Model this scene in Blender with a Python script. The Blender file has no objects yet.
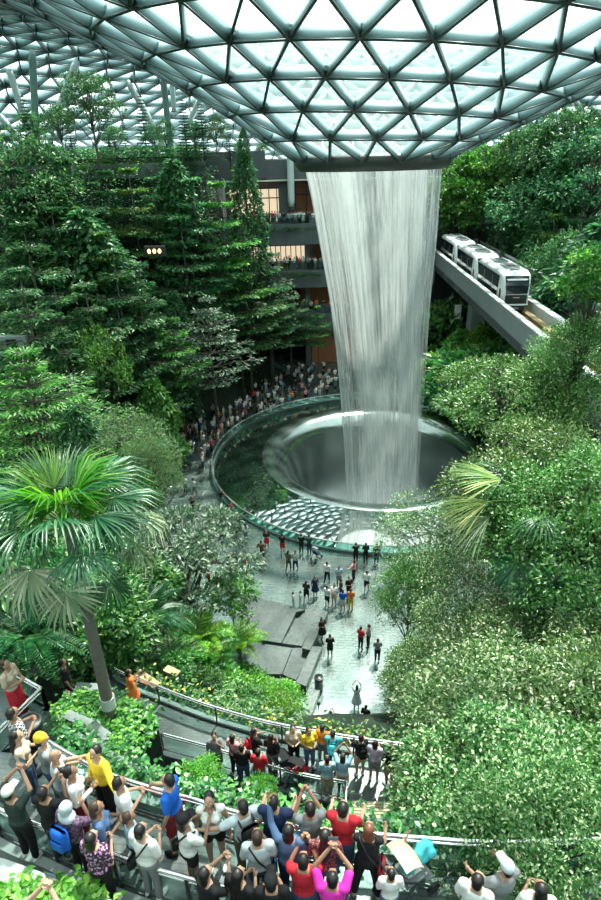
import bpy, bmesh, math, random
import numpy as np
from mathutils import Vector, Matrix
random.seed(7); rng = np.random.default_rng(7)
SC = bpy.context.scene
COL = SC.collection
# ------------------------------------------------------------------ camera
CAM = np.array([0.0, 0.0, 26.0]); PITCH = math.radians(26.0); ROLL = math.radians(1.5); F = 600.0
_r = np.array([1.0, 0, 0]); _f = np.array([0, math.cos(PITCH), -math.sin(PITCH)]); _u = np.array([0, math.sin(PITCH), math.cos(PITCH)])
RIGHT = _r * math.cos(ROLL) - _u * math.sin(ROLL); UP = _r * math.sin(ROLL) + _u * math.cos(ROLL); FWD = _f
def ray(px, py): return RIGHT * ((px - 300.5) / F) + UP * ((450 - py) / F) + FWD
def at_z(px, py, z):
    d = ray(px, py); t = (z - CAM[2]) / d[2]; p = CAM + d * t
    return Vector((p[0], p[1], z))
def at_y(px, py, y):
    d = ray(px, py); t = (y - CAM[1]) / d[1]; p = CAM + d * t
    return Vector(p)
cam_d = bpy.data.cameras.new('camera'); cam_d.sensor_fit = 'VERTICAL'; cam_d.sensor_height = 36; cam_d.lens = 36 * F / 900; cam_d.clip_end = 600; cam_d.clip_start = .3
cam = bpy.data.objects.new('camera', cam_d); COL.objects.link(cam)
cam.matrix_world = Matrix(((RIGHT[0], UP[0], -FWD[0], CAM[0]), (RIGHT[1], UP[1], -FWD[1], CAM[1]), (RIGHT[2], UP[2], -FWD[2], CAM[2]), (0, 0, 0, 1)))
SC.camera = cam
# ------------------------------------------------------------------ objects
def tag(o, label=None, cat=None, group=None, kind=None):
    if label: o['label'] = label
    if cat: o['category'] = cat
    if group: o['group'] = group
    if kind: o['kind'] = kind
    return o
def empty(name, loc=(0, 0, 0), rz=0.0, label=None, cat=None, group=None):
    o = bpy.data.objects.new(name, None); COL.objects.link(o); o.location = loc; o.rotation_euler = (0, 0, rz); o.empty_display_size = .1
    return tag(o, label, cat, group)
def copy_tree(o, parent=None):
    c = o.copy(); COL.objects.link(c)
    if parent is not None: c.parent = parent
    for ch in o.children: copy_tree(ch, c)
    return c
class MB:
    def __init__(s): s.v = []; s.f = []; s.m = []
    def quadstrip(s, rings, close=True, cap=True, m=0):
        base = len(s.v); n = len(rings[0])
        for r in rings: s.v.extend([tuple(p) for p in r])
        for i in range(len(rings) - 1):
            for j in range(n if close else n - 1):
                a = base + i * n + j; b = base + i * n + (j + 1) % n
                s.f.append((a, b, b + n, a + n)); s.m.append(m)
        if cap and close:
            s.f.append(tuple(base + j for j in reversed(range(n)))); s.m.append(m)
            s.f.append(tuple(base + (len(rings) - 1) * n + j for j in range(n))); s.m.append(m)
        return s
    def tube(s, pts, rad, n=8, m=0, cap=True):
        pts = [Vector(p) for p in pts]
        if not hasattr(rad, '__len__'): rad = [rad] * len(pts)
        rings = []; ref = None
        for i, p in enumerate(pts):
            t = (pts[min(i + 1, len(pts) - 1)] - pts[max(i - 1, 0)])
            if t.length < 1e-9: t = Vector((0, 0, 1))
            t.normalize()
            if ref is None: ref = Vector((0, 0, 1)) if abs(t.z) < .9 else Vector((1, 0, 0))
            a = t.cross(ref)
            if a.length < 1e-6: a = t.cross(Vector((0, 1, 0)))
            a.normalize(); b = a.cross(t); ref = b * 1.0
            ref = -t.cross(a) if False else b
            rings.append([p + (a * math.cos(2 * math.pi * k / n) + b * math.sin(2 * math.pi * k / n)) * rad[i] for k in range(n)])
        return s.quadstrip(rings, m=m, cap=cap)
    def box(s, c, size, rz=0.0, m=0, bev=0.0):
        cx, cy, cz = c; sx, sy, sz = [q / 2 for q in size]; co, si = math.cos(rz), math.sin(rz)
        def pt(x, y, z): return (cx + x * co - y * si, cy + x * si + y * co, cz + z)
        if bev <= 0:
            rings = [[pt(x, y, z) for x, y in ((-sx, -sy), (sx, -sy), (sx, sy), (-sx, sy))] for z in (-sz, sz)]
        else:
            b = min(bev, sx * .9, sy * .9, sz * .9)
            def oct_(i, z):
                X, Y = sx - i, sy - i
                return [pt(x, y, z) for x, y in ((-X + b, -Y), (X - b, -Y), (X, -Y + b), (X, Y - b), (X - b, Y), (-X + b, Y), (-X, Y - b), (-X, -Y + b))]
            rings = [oct_(b * .6, -sz), oct_(0, -sz + b), oct_(0, sz - b), oct_(b * .6, sz)]
        return s.quadstrip(rings, m=m)
    def beam(s, p, q, w, d, up=(0, 0, 1), m=0):
        p, q = Vector(p), Vector(q); t = (q - p)
        if t.length < 1e-6: return s
        t.normalize(); up = Vector(up); a = t.cross(up)
        if a.length < 1e-5: a = t.cross(Vector((1, 0, 0)))
        a.normalize(); b = a.cross(t)
        rings = [[c + a * x * w / 2 + b * y * d / 2 for x, y in ((-1, -1), (1, -1), (1, 1), (-1, 1))] for c in (p, q)]
        return s.quadstrip(rings, m=m)
    def ball(s, c, r, nu=10, nv=6, m=0, rz=0.0):
        if not hasattr(r, '__len__'): r = (r, r, r)
        co, si = math.cos(rz), math.sin(rz); rings = []
        for i in range(nv + 1):
            ph = -math.pi / 2 + math.pi * (i * .98 + .01 * nv) / nv; ring = []
            for j in range(nu):
                th = 2 * math.pi * j / nu; x = r[0] * math.cos(ph) * math.cos(th); y = r[1] * math.cos(ph) * math.sin(th)
                ring.append((c[0] + x * co - y * si, c[1] + x * si + y * co, c[2] + r[2] * math.sin(ph)))
            rings.append(ring)
        return s.quadstrip(rings, m=m)
    def lathe(s, prof, c=(0, 0), n=48, m=0, a0=0.0, a1=2 * math.pi, close=True):
        rings = [[(c[0] + r * math.cos(a0 + (a1 - a0) * k / (n if close else n - 1)), c[1] + r * math.sin(a0 + (a1 - a0) * k / (n if close else n - 1)), z) for k in range(n)] for r, z in prof]
        return s.quadstrip(rings, m=m, close=close, cap=False)
    def poly(s, pts, z0, z1, m=0):           # vertical prism of an outline; z may be a list of (z0, z1)
        n = len(pts)
        s.quadstrip([[(p[0], p[1], z0) for p in pts], [(p[0], p[1], z1) for p in pts]], m=m)
        return s
    def quad(s, a, b, c, d, m=0):
        i = len(s.v); s.v.extend([tuple(a), tuple(b), tuple(c), tuple(d)]); s.f.append((i, i + 1, i + 2, i + 3)); s.m.append(m); return s
    def mesh(s, name, mats, smooth=False):
        me = bpy.data.meshes.new(name); me.from_pydata(s.v, [], s.f)
        for mm in (mats if isinstance(mats, (list, tuple)) else [mats]): me.materials.append(mm)
        me.polygons.foreach_set('material_index', s.m)
        if smooth: me.polygons.foreach_set('use_smooth', [True] * len(s.f))
        bm = bmesh.new(); bm.from_mesh(me); bmesh.ops.recalc_face_normals(bm, faces=bm.faces); bm.to_mesh(me); bm.free()
        me.update(); return me
    def build(s, name, mats, parent=None, smooth=False, loc=None):
        return link(name, s.mesh(name, mats, smooth), parent, loc)
def link(name, me, parent=None, loc=None):
    o = bpy.data.objects.new(name, me); COL.objects.link(o)
    if parent is not None: o.parent = parent
    if loc is not None: o.location = loc
    return o
def np_mesh(name, V, Fc, mats, midx=None, smooth=False):
    """V (n,3), Fc (m,k) arrays"""
    me = bpy.data.meshes.new(name); V = np.asarray(V, np.float32); Fc = np.asarray(Fc, np.int32); m, k = Fc.shape
    me.vertices.add(len(V)); me.vertices.foreach_set('co', V.ravel())
    me.loops.add(m * k); me.loops.foreach_set('vertex_index', Fc.ravel())
    me.polygons.add(m); me.polygons.foreach_set('loop_start', np.arange(0, m * k, k, dtype=np.int32))
    try: me.polygons.foreach_set('loop_total', np.full(m, k, np.int32))
    except Exception: pass
    for mm in (mats if isinstance(mats, (list, tuple)) else [mats]): me.materials.append(mm)
    if midx is not None: me.polygons.foreach_set('material_index', np.asarray(midx, np.int32))
    if smooth: me.polygons.foreach_set('use_smooth', np.ones(m, bool))
    me.update(calc_edges=True); me.validate(); return me
# ------------------------------------------------------------------ materials
def nt(name):
    m = bpy.data.materials.new(name); m.use_nodes = True; n = m.node_tree; n.nodes.clear()
    out = n.nodes.new('ShaderNodeOutputMaterial'); return m, n, out
def N(n, t, **kw):
    x = n.nodes.new(t)
    for k, v in kw.items():
        if k in x.inputs: x.inputs[k].default_value = v
        else: setattr(x, k, v)
    return x
def L(n, a, b): n.links.new(a, b)
def rgba(c): return (c[0], c[1], c[2], 1.0)
def pbr(name, c, rough=.6, metal=0.0, spec=.5, var=.15, scale=6.0, bump=0.0, bscale=None, coat=0.0, emit=None, estr=0.0, alpha=1.0, stretch=None):
    m, n, out = nt(name); b = N(n, 'ShaderNodeBsdfPrincipled'); b.inputs['Roughness'].default_value = rough; b.inputs['Metallic'].default_value = metal
    b.inputs['Specular IOR Level'].default_value = spec; b.inputs['Coat Weight'].default_value = coat
    tc = N(n, 'ShaderNodeTexCoord'); src = tc.outputs['Object']
    if stretch:
        mp = N(n, 'ShaderNodeMapping'); mp.inputs['Scale'].default_value = stretch; L(n, src, mp.inputs['Vector']); src = mp.outputs['Vector']
    tx = N(n, 'ShaderNodeTexNoise', Scale=scale, Detail=4.0); L(n, src, tx.inputs['Vector'])
    mx = N(n, 'ShaderNodeMix', data_type='RGBA'); mx.inputs['A'].default_value = rgba([q * (1 - var) for q in c]); mx.inputs['B'].default_value = rgba([min(1, q * (1 + var)) for q in c])
    L(n, tx.outputs['Fac'], mx.inputs['Factor']); L(n, mx.outputs['Result'], b.inputs['Base Color'])
    if bump:
        t2 = N(n, 'ShaderNodeTexNoise', Scale=bscale or scale * 3, Detail=3.0); L(n, src, t2.inputs['Vector'])
        bp = N(n, 'ShaderNodeBump', Strength=bump, Distance=.05); L(n, t2.outputs['Fac'], bp.inputs['Height']); L(n, bp.outputs['Normal'], b.inputs['Normal'])
    if emit: b.inputs['Emission Color'].default_value = rgba(emit); b.inputs['Emission Strength'].default_value = estr
    b.inputs['Alpha'].default_value = alpha
    L(n, b.outputs['BSDF'], out.inputs['Surface']); return m
def glassy(name, c=(.85, .95, .93), gloss=.06, rough=.02):
    m, n, out = nt(name); t = N(n, 'ShaderNodeBsdfTransparent'); t.inputs['Color'].default_value = rgba(c)
    g = N(n, 'ShaderNodeBsdfGlossy', Roughness=rough); g.inputs['Color'].default_value = (.9, 1, .98, 1)
    lw = N(n, 'ShaderNodeLayerWeight', Blend=.25); mu = N(n, 'ShaderNodeMath', operation='MULTIPLY_ADD'); mu.inputs[1].default_value = .22; mu.inputs[2].default_value = gloss
    L(n, lw.outputs['Fresnel'], mu.inputs[0]); mx = N(n, 'ShaderNodeMixShader'); L(n, mu.outputs[0], mx.inputs[0]); L(n, t.outputs[0], mx.inputs[1]); L(n, g.outputs[0], mx.inputs[2])
    L(n, mx.outputs[0], out.inputs['Surface']); return m
def leafmat(name, c1, c2, c3=None, rough=.4, trans=.35, spec=.5, objvar=.25):
    """leaf colour varies leaf by leaf (random per island) and tree by tree (object random)"""
    m, n, out = nt(name); g = N(n, 'ShaderNodeNewGeometry'); oi = N(n, 'ShaderNodeObjectInfo')
    cr = N(n, 'ShaderNodeValToRGB'); e = cr.color_ramp.elements; e[0].color = rgba(c1); e[1].color = rgba(c3 or c2); e[0].position = .1; e[1].position = .97
    if c3: k = e.new(.72); k.color = rgba(c2)
    L(n, g.outputs['Random Per Island'], cr.inputs['Fac'])
    hv = N(n, 'ShaderNodeHueSaturation'); ma = N(n, 'ShaderNodeMath', operation='MULTIPLY_ADD'); ma.inputs[1].default_value = objvar * 2; ma.inputs[2].default_value = 1 - objvar
    L(n, oi.outputs['Random'], ma.inputs[0]); L(n, ma.outputs[0], hv.inputs['Value'])
    mb = N(n, 'ShaderNodeMath', operation='MULTIPLY_ADD'); mb.inputs[1].default_value = .04; mb.inputs[2].default_value = .48; L(n, oi.outputs['Random'], mb.inputs[0]); L(n, mb.outputs[0], hv.inputs['Hue'])
    L(n, cr.outputs['Color'], hv.inputs['Color'])
    b = N(n, 'ShaderNodeBsdfPrincipled', Roughness=rough); b.inputs['Specular IOR Level'].default_value = spec; L(n, hv.outputs['Color'], b.inputs['Base Color'])
    t = N(n, 'ShaderNodeBsdfTranslucent'); h2 = N(n, 'ShaderNodeHueSaturation', Saturation=1.1, Value=1.6); L(n, hv.outputs['Color'], h2.inputs['Color']); L(n, h2.outputs['Color'], t.inputs['Color'])
    mx = N(n, 'ShaderNodeMixShader'); mx.inputs[0].default_value = trans; L(n, b.outputs['BSDF'], mx.inputs[1]); L(n, t.outputs[0], mx.inputs[2]); L(n, mx.outputs[0], out.inputs['Surface']); return m
M = {}
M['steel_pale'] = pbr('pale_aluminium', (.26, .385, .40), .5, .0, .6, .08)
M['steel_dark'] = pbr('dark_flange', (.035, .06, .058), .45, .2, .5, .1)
M['steel'] = pbr('brushed_steel', (.75, .80, .79), .22, .9, .5, .06)
M['post'] = pbr('charcoal_post', (.05, .065, .065), .4, .4, .5, .1)
M['glass_roof'] = glassy('roof_glass', (.93, .98, .97), .02)
M['glass'] = glassy('clear_glass', (.80, .90, .88), .05)
M['concrete'] = pbr('concrete', (.25, .29, .28), .75, 0, .3, .18, 2.5, .15, 30)
M['concrete_pale'] = pbr('pale_concrete', (.50, .56, .54), .7, 0, .3, .14, 3, .1, 30)
M['concrete_dark'] = pbr('dark_concrete', (.10, .125, .125), .7, 0, .3, .25, 1.2, .2, 14)
M['dark'] = pbr('dark_recess', (.02, .025, .025), .6)
M['white'] = pbr('white_paint', (.78, .82, .82), .3, 0, .5, .04)
M['black'] = pbr('black_plastic', (.015, .017, .018), .35)
M['bark'] = pbr('bark', (.10, .095, .075), .85, 0, .2, .35, 9, .4, 40)
M['bark_pale'] = pbr('pale_bark', (.24, .235, .20), .85, 0, .2, .3, 9, .4, 40)
M['palm_bark'] = pbr('palm_bark', (.17, .165, .14), .85, 0, .2, .35, 3, .6, 14, stretch=(1, 1, 6))
M['soil'] = pbr('soil', (.018, .03, .02), .9, 0, .2, .5, .8, .5, 3)
# ------------------------------------------------------------------ world, sun, colour
SC.view_settings.view_transform = 'Standard'; SC.view_settings.look = 'None'; SC.view_settings.gamma = 1; SC.view_settings.use_curve_mapping = False
SC.view_settings.exposure = EXPO = 0.30
w = bpy.data.worlds.new('sky'); SC.world = w; w.use_nodes = True; wn = w.node_tree; wn.nodes.clear()
wo = wn.nodes.new('ShaderNodeOutputWorld'); bg = wn.nodes.new('ShaderNodeBackground'); tcw = wn.nodes.new('ShaderNodeTexCoord')
nz = wn.nodes.new('ShaderNodeTexNoise'); nz.inputs['Scale'].default_value = 3.5; nz.inputs['Detail'].default_value = 5; wn.links.new(tcw.outputs['Generated'], nz.inputs['Vector'])
crw = wn.nodes.new('ShaderNodeValToRGB'); crw.color_ramp.elements[0].position = .38; crw.color_ramp.elements[0].color = (.72, .90, .89, 1); crw.color_ramp.elements[1].position = .62; crw.color_ramp.elements[1].color = (.97, 1, .96, 1)
wn.links.new(nz.outputs['Fac'], crw.inputs['Fac']); wn.links.new(crw.outputs['Color'], bg.inputs['Color']); bg.inputs['Strength'].default_value = 2.6; wn.links.new(bg.outputs[0], wo.inputs[0])
sd = bpy.data.lights.new('sun', 'SUN'); sd.energy = 9.0; sd.angle = math.radians(2.0); sd.color = (1, .97, .88)
sun = bpy.data.objects.new('sun', sd); COL.objects.link(sun); sun.location = (20, 80, 70)
sun.rotation_euler = Vector((-.20, -.42, -.88)).to_track_quat('-Z', 'Y').to_euler()
cy = SC.cycles; cy.max_bounces = 7; cy.diffuse_bounces = 3; cy.glossy_bounces = 3; cy.transmission_bounces = 3; cy.transparent_max_bounces = 24; cy.use_denoising = True
cy.sample_clamp_indirect = 6; cy.caustics_reflective = False; cy.caustics_refractive = False
PC = (7.2, 51.0)                                        # centre of the round pool
# ------------------------------------------------------------------ ground
def lerp_prof(r, prof):
    if r <= prof[0][0]: return prof[0][1]
    for (a, za), (b, zb) in zip(prof, prof[1:]):
        if r <= b: return za + (zb - za) * (r - a) / (b - a)
    return prof[-1][1]
HILL = [(23, -.15), (25, 1.0), (40, 10), (46, 15.5), (58, 25), (200, 25)]
def ground(x, y):
    r = math.hypot(x - PC[0], y - PC[1])
    z = lerp_prof(r, HILL)
    if y < 40 and x > -9:
        zf = lerp_prof(-y, [(-21, -.15), (-15.5, 6.5), (-9, 8.5), (-4, 12), (4, 20)])
        k = min(1, max(0, (x + 9) / 2.0)); z = z * (1 - k) + zf * k
    elif y < 28: z = min(z, lerp_prof(-y, [(-28, 6.0), (-15.5, 7.0), (-9, 8.5), (-4, 12), (4, 20)]))
    if x < -7 and y > 60:
        k = min(1, (-7 - x) / 4); z = max(z, k * lerp_prof(y, [(62, 0), (71.5, 11), (74.0, 25)]))
    if y > 74 and -9.5 < x < 30: z = -.15
    return z
def terr(z): # stepped like planted terraces
    s = 2.2; k = math.floor(z / s); fr = z / s - k
    return (k + min(1, fr * 3.5)) * s if z > .2 else z
gx = np.arange(-70, 76, 1.25); gy = np.arange(-8, 112, 1.25)
V = [(x, y, terr(ground(x, y)) + random.uniform(-.08, .08)) for y in gy for x in gx]; nx = len(gx)
Fc = [(j * nx + i, j * nx + i + 1, (j + 1) * nx + i + 1, (j + 1) * nx + i) for j in range(len(gy) - 1) for i in range(nx - 1)]
Fc = [f for f in Fc if math.hypot(V[f[0]][0] - PC[0], V[f[0]][1] - PC[1]) > 17.5]
tag(link('terrace_ground', np_mesh('terrace_ground', V, Fc, M['soil'])), kind='structure')
# wet plaza paving
def wet_paving(name, c, g=.3, scale=1.0, rough=.13):
    m, n, out = nt(name); tc = N(n, 'ShaderNodeTexCoord'); mp = N(n, 'ShaderNodeMapping'); mp.inputs['Rotation'].default_value = (0, 0, .12); L(n, tc.outputs['Object'], mp.inputs['Vector'])
    br = N(n, 'ShaderNodeTexBrick', Scale=scale); br.inputs['Color1'].default_value = rgba(c); br.inputs['Color2'].default_value = rgba([q * 1.5 for q in c]); br.inputs['Mortar'].default_value = rgba([q * .5 for q in c])
    br.inputs['Mortar Size'].default_value = .018; br.inputs['Brick Width'].default_value = .9; br.inputs['Row Height'].default_value = .22; L(n, mp.outputs[0], br.inputs['Vector'])
    nz = N(n, 'ShaderNodeTexNoise', Scale=.35, Detail=5.0); L(n, tc.outputs['Object'], nz.inputs['Vector'])
    n2 = N(n, 'ShaderNodeTexNoise', Scale=5.0, Detail=4.0); L(n, tc.outputs['Object'], n2.inputs['Vector'])
    b = N(n, 'ShaderNodeBsdfPrincipled', Roughness=.5); L(n, br.outputs['Color'], b.inputs['Base Color'])
    gl = N(n, 'ShaderNodeBsdfGlossy'); gl.inputs['Color'].default_value = (.70, .92, .85, 1)
    rr = N(n, 'ShaderNodeMapRange'); rr.inputs['To Min'].default_value = rough * .7; rr.inputs['To Max'].default_value = rough * 2.2; L(n, n2.outputs['Fac'], rr.inputs['Value']); L(n, rr.outputs[0], gl.inputs['Roughness'])
    bp = N(n, 'ShaderNodeBump', Strength=.45, Distance=.02); ad = N(n, 'ShaderNodeMath', operation='ADD'); L(n, n2.outputs['Fac'], ad.inputs[0]); L(n, br.outputs['Fac'], ad.inputs[1]); L(n, ad.outputs[0], bp.inputs['Height'])
    L(n, bp.outputs[0], gl.inputs['Normal']); L(n, bp.outputs[0], b.inputs['Normal'])
    r2 = N(n, 'ShaderNodeMapRange'); r2.inputs['From Min'].default_value = .3; r2.inputs['From Max'].default_value = .7; r2.inputs['To Min'].default_value = g * .55; r2.inputs['To Max'].default_value = g * 1.35; L(n, nz.outputs['Fac'], r2.inputs['Value'])
    mx = N(n, 'ShaderNodeMixShader'); L(n, r2.outputs[0], mx.inputs[0]); L(n, b.outputs[0], mx.inputs[1]); L(n, gl.outputs[0], mx.inputs[2]); L(n, mx.outputs[0], out.inputs['Surface']); return m
M['plaza'] = wet_paving('wet_slate_paving', (.035, .062, .053), .33)
M['path'] = wet_paving('walkway_paving', (.032, .042, .042), .07, 2.2, .25)
b = MB(); ring = []
prof_r = [15.6, 18, 21, 24, 27, 31, 36]
b.lathe([(r, 0.0) for r in prof_r], PC, 96)
tag(b.build('floor', M['plaza']), kind='structure')
# ------------------------------------------------------------------ roof
ROOF = [(5.3, 26.0), (8, 27.45), (12, 29.55), (17, 32.0), (24, 35.0), (32, 37.4), (40, 38.8), (48, 39), (56, 38), (64, 35.6), (72, 32.4), (79, 29), (85, 25), (90, 20), (94, 14)]
OC = (6.1, 51.0)
def roof_z(r): return lerp_prof(r, ROOF)
def smooth_roof(r): return sum(roof_z(max(5.3, r + d)) for d in (-1.5, 0, 1.5)) / 3 if r > 6.5 else roof_z(r)
rings = []; r = 5.4; k = 0
while r < 93:
    a = min(2.75 + .05 * max(0, r - 6), 3.7); n_ = max(14, round(2 * math.pi * r / (a * 1.06)))
    off = random.random() * 0 + .5 * (k % 2)
    rings.append([(OC[0] + r * math.cos(2 * math.pi * (i + off) / n_), OC[1] + r * math.sin(2 * math.pi * (i + off) / n_), smooth_roof(r) - .055 * r * math.cos(2 * math.pi * (i + off) / n_) * min(1, (r - 5.4) / 6) * (1 if r < 40 else max(0, (70 - r) / 30))) for i in range(n_)])
    r += a * .92 * (1 if r < 70 else .8); k += 1
edges = []; tris = []; nodes = []; start = []
for rg in rings: start.append(len(nodes)); nodes.extend(rg)
for q, rg in enumerate(rings):
    n_ = len(rg)
    for i in range(n_): edges.append((start[q] + i, start[q] + (i + 1) % n_))
    if q + 1 < len(rings):
        m_ = len(rings[q + 1]); i = j = 0; o1 = .5 * (q % 2); o2 = .5 * ((q + 1) % 2); edges.append((start[q], start[q + 1]))
        while i < n_ or j < m_:
            ai = (i + 1 + o1) / n_; aj = (j + 1 + o2) / m_
            if j >= m_ or (i < n_ and ai < aj): tris.append((start[q] + i % n_, start[q] + (i + 1) % n_, start[q + 1] + j % m_)); i += 1
            else: tris.append((start[q] + i % n_, start[q + 1] + (j + 1) % m_, start[q + 1] + j % m_)); j += 1
            edges.append((start[q] + i % n_, start[q + 1] + j % m_))
edges = sorted(set(tuple(sorted(e)) for e in edges if e[0] != e[1])); ND = np.array(nodes); E = np.array(edges); T = np.array(tris)
nrm = np.zeros_like(ND); fn = np.cross(ND[T[:, 1]] - ND[T[:, 0]], ND[T[:, 2]] - ND[T[:, 0]]); fn *= np.sign(fn[:, 2:3] + 1e-9)
for c in range(3): np.add.at(nrm, T[:, c], fn)
nrm /= np.linalg.norm(nrm, axis=1, keepdims=True)
P0, P1 = ND[E[:, 0]], ND[E[:, 1]]; n0, n1 = nrm[E[:, 0]], nrm[E[:, 1]]; t = P1 - P0; t /= np.linalg.norm(t, axis=1, keepdims=True)
s0 = np.cross(t, n0); s0 /= np.linalg.norm(s0, axis=1, keepdims=True); s1 = np.cross(t, n1); s1 /= np.linalg.norm(s1, axis=1, keepdims=True)
W_, D_ = .065, .72
R_ = np.hypot(P0[:, 0] - OC[0], P0[:, 1] - OC[1]); KD = (np.clip(.9 + .018 * (R_ - 12), .85, 1.5))[:, None]
def beams(w0, da, db):
    da = da * KD if da else da; db = db * KD
    return np.stack([P0 - s0 * w0 - n0 * da, P0 + s0 * w0 - n0 * da, P0 + s0 * w0 - n0 * db, P0 - s0 * w0 - n0 * db, P1 - s1 * w0 - n1 * da, P1 + s1 * w0 - n1 * da, P1 + s1 * w0 - n1 * db, P1 - s1 * w0 - n1 * db], 1)
bf = np.array([(0, 1, 2, 3), (7, 6, 5, 4), (0, 4, 5, 1), (1, 5, 6, 2), (2, 6, 7, 3), (3, 7, 4, 0)])
def beam_mesh(name, w0, da, db, m):
    Vb = beams(w0, da, db).reshape(-1, 3); idx = (np.arange(len(E)) * 8)[:, None, None] + bf[None]
    return np_mesh(name, Vb, idx.reshape(-1, 4), m)
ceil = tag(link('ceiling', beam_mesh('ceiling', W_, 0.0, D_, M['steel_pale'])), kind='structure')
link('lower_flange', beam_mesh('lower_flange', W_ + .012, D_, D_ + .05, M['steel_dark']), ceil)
link('roof_glazing', np_mesh('roof_glazing', ND + nrm * .02, T, M['glass_roof']), ceil)
# ring at the opening that the water pours over
b = MB(); b.lathe([(5.35, 25.05), (5.35, 25.95), (5.75, 26.1), (6.0, 25.9), (5.95, 25.45), (5.6, 25.0), (5.35, 25.05)], OC, 72)
b.build('oculus_ring', pbr('oculus_ring_dark', (.05, .06, .055), .5), ceil, True)
# columns that carry the roof
def roof_at(x, y): return smooth_roof(max(5.5, math.hypot(x - OC[0], y - OC[1]))) - .9
def roof_hit(px, py):
    d = ray(px, py); t = 35.0
    while t < 130:
        p = CAM + d * t
        if math.hypot(p[0] - OC[0], p[1] - OC[1]) > 30 and p[2] > roof_at(p[0], p[1]): return Vector(p)
        t += .25
    return Vector(CAM + d * 80)
def column(p, q, r, label, dark=False):
    p, q = Vector(p), Vector(q); o = empty('roof_column', p, label=label, cat='column', group='slanted and upright roof columns')
    d = q - p; b = MB(); b.tube([(0, 0, 0), d * .06, d * .94, d], [r * .75, r, r, r * .75], 14); b.build('shaft', M['column_dark' if dark else 'column'], o, True)
    b = MB(); b.tube([d * .985, d * 1.02], [r * .9, r * .5], 10); b.build('head', M['steel_pale'], o)
    b = MB(); b.tube([d * -.01, d * .012], [r * 1.35, r * 1.35], 14); b.build('foot', M['post'], o)
M['column'] = pbr('column_paint', (.52, .63, .62), .35, .1, .5, .05); M['column_dark'] = pbr('column_paint_dark', (.13, .22, .20), .4, .1, .5, .1)
for a_, b_, Y0, Y1, r_, dk, lab in (((38, 170), (32, 52), 62, 62, .42, 1, 'dark green upright column at the far left above the forest'), ((50, 132), (77, 62), 64, 66, .48, 0, 'thick pale column leaning right beside the dark upright column'),
    ((25, 120), (9, 70), 70, 70, .45, 0, 'pale column leaning left near the left edge of the roof'), ((22, 142), (-4, 112), 40, 40, .26, 0, 'short pale slanted strut cut by the left edge'),
    ((168, 152), (128, 82), 66, 68, .40, 0, 'pale column leaning left between the thin conifers'), ((171, 150), (163, 78), 68, 68, .42, 1, 'dark upright column just right of the leaning column'),
    ((174, 112), (172, 84), 72, 72, .35, 0, 'short pale upright strut behind the conifers'), ((184, 132), (201, 98), 60, 62, .33, 0, 'pale column leaning right at the edge of the roof funnel'),
    ((291.5, 208), (289.5, 160), 79, 79, .42, 0, 'pale upright column in front of the lit upper balcony'), ((581, 114), (573, 96), 50, 46, .30, 0, 'short pale strut under the roof at the far right')):
    q_ = roof_hit(*b_)
    if a_[0] == 291.5: p_ = at_y(a_[0], a_[1], Y0); q_ = Vector((p_.x, p_.y, roof_at(p_.x, p_.y)))
    else: p_ = at_y(a_[0], a_[1], q_.y); r_ *= .75 * q_.y / Y0
    column(p_, q_, r_, lab, dk)
# ------------------------------------------------------------------ pool
def watermat(name, c, gl, rough, bump, bs):
    m, n, out = nt(name); tc = N(n, 'ShaderNodeTexCoord'); b = N(n, 'ShaderNodeBsdfPrincipled', Roughness=.2); b.inputs['Base Color'].default_value = rgba(c)
    g = N(n, 'ShaderNodeBsdfGlossy', Roughness=rough); g.inputs['Color'].default_value = (.88, 1, .95, 1); nz = N(n, 'ShaderNodeTexNoise', Scale=bs, Detail=2.0); L(n, tc.outputs['Object'], nz.inputs['Vector'])
    bp = N(n, 'ShaderNodeBump', Strength=bump, Distance=.02); L(n, nz.outputs['Fac'], bp.inputs['Height']); L(n, bp.outputs[0], g.inputs['Normal'])
    mx = N(n, 'ShaderNodeMixShader'); mx.inputs[0].default_value = gl; L(n, b.outputs[0], mx.inputs[1]); L(n, g.outputs[0], mx.inputs[2]); L(n, mx.outputs[0], out.inputs['Surface']); return m
M['water'] = watermat('pool_water', (.010, .022, .016), .46, .02, .035, 2.2)
M['lip'] = watermat('wet_funnel', (.05, .07, .068), .5, .14, .3, 9.0)
M['funnel'] = watermat('funnel_water', (.035, .05, .048), .16, .35, .3, 6.0)
pool = empty('reflecting_pool', (PC[0], PC[1], 0), label='round dark reflecting pool with a bright rimmed funnel under the waterfall', cat='pool')
b = MB(); b.lathe([(10.55, .88), (11.5, .76), (13, .50), (14.3, .24), (15.45, .0)], n=128); b.build('water_surface', M['water'], pool, True)
LR = 2.3; lp = [(10.45 - LR * math.sin(math.radians(q)), .93 - LR * (1 - math.cos(math.radians(q)))) for q in range(0, 61, 5)]; rl, zl = lp[-1]
b = MB(); b.lathe([(10.9, .82), (10.68, .91)] + lp, n=128); b.build('funnel_lip', M['lip'], pool, True)
b = MB(); b.lathe([(rl, zl), (rl - .9, zl - 1.7), (rl - 1.6, zl - 3.4), (rl - 2.0, zl - 6), (rl - 2.2, zl - 10)], n=128); b.build('funnel_wall', M['funnel'], pool, True)
b = MB(); b.lathe([(15.4, -.2), (15.4, .18), (15.62, .18), (15.62, -.02)], n=128); b.build('stone_kerb', M['concrete_dark'], pool)
b = MB(); b.lathe([(15.5, .18), (15.5, .80), (15.54, .80), (15.54, .18)], n=128); b.build('glass_wall', glassy('teal_glass', (.55, .80, .74), .12), pool)
b = MB(); b.lathe([(15.46, .80), (15.46, .87), (15.58, .87), (15.58, .80), (15.46, .80)], n=128); b.build('top_rail', M['steel'], pool)
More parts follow.
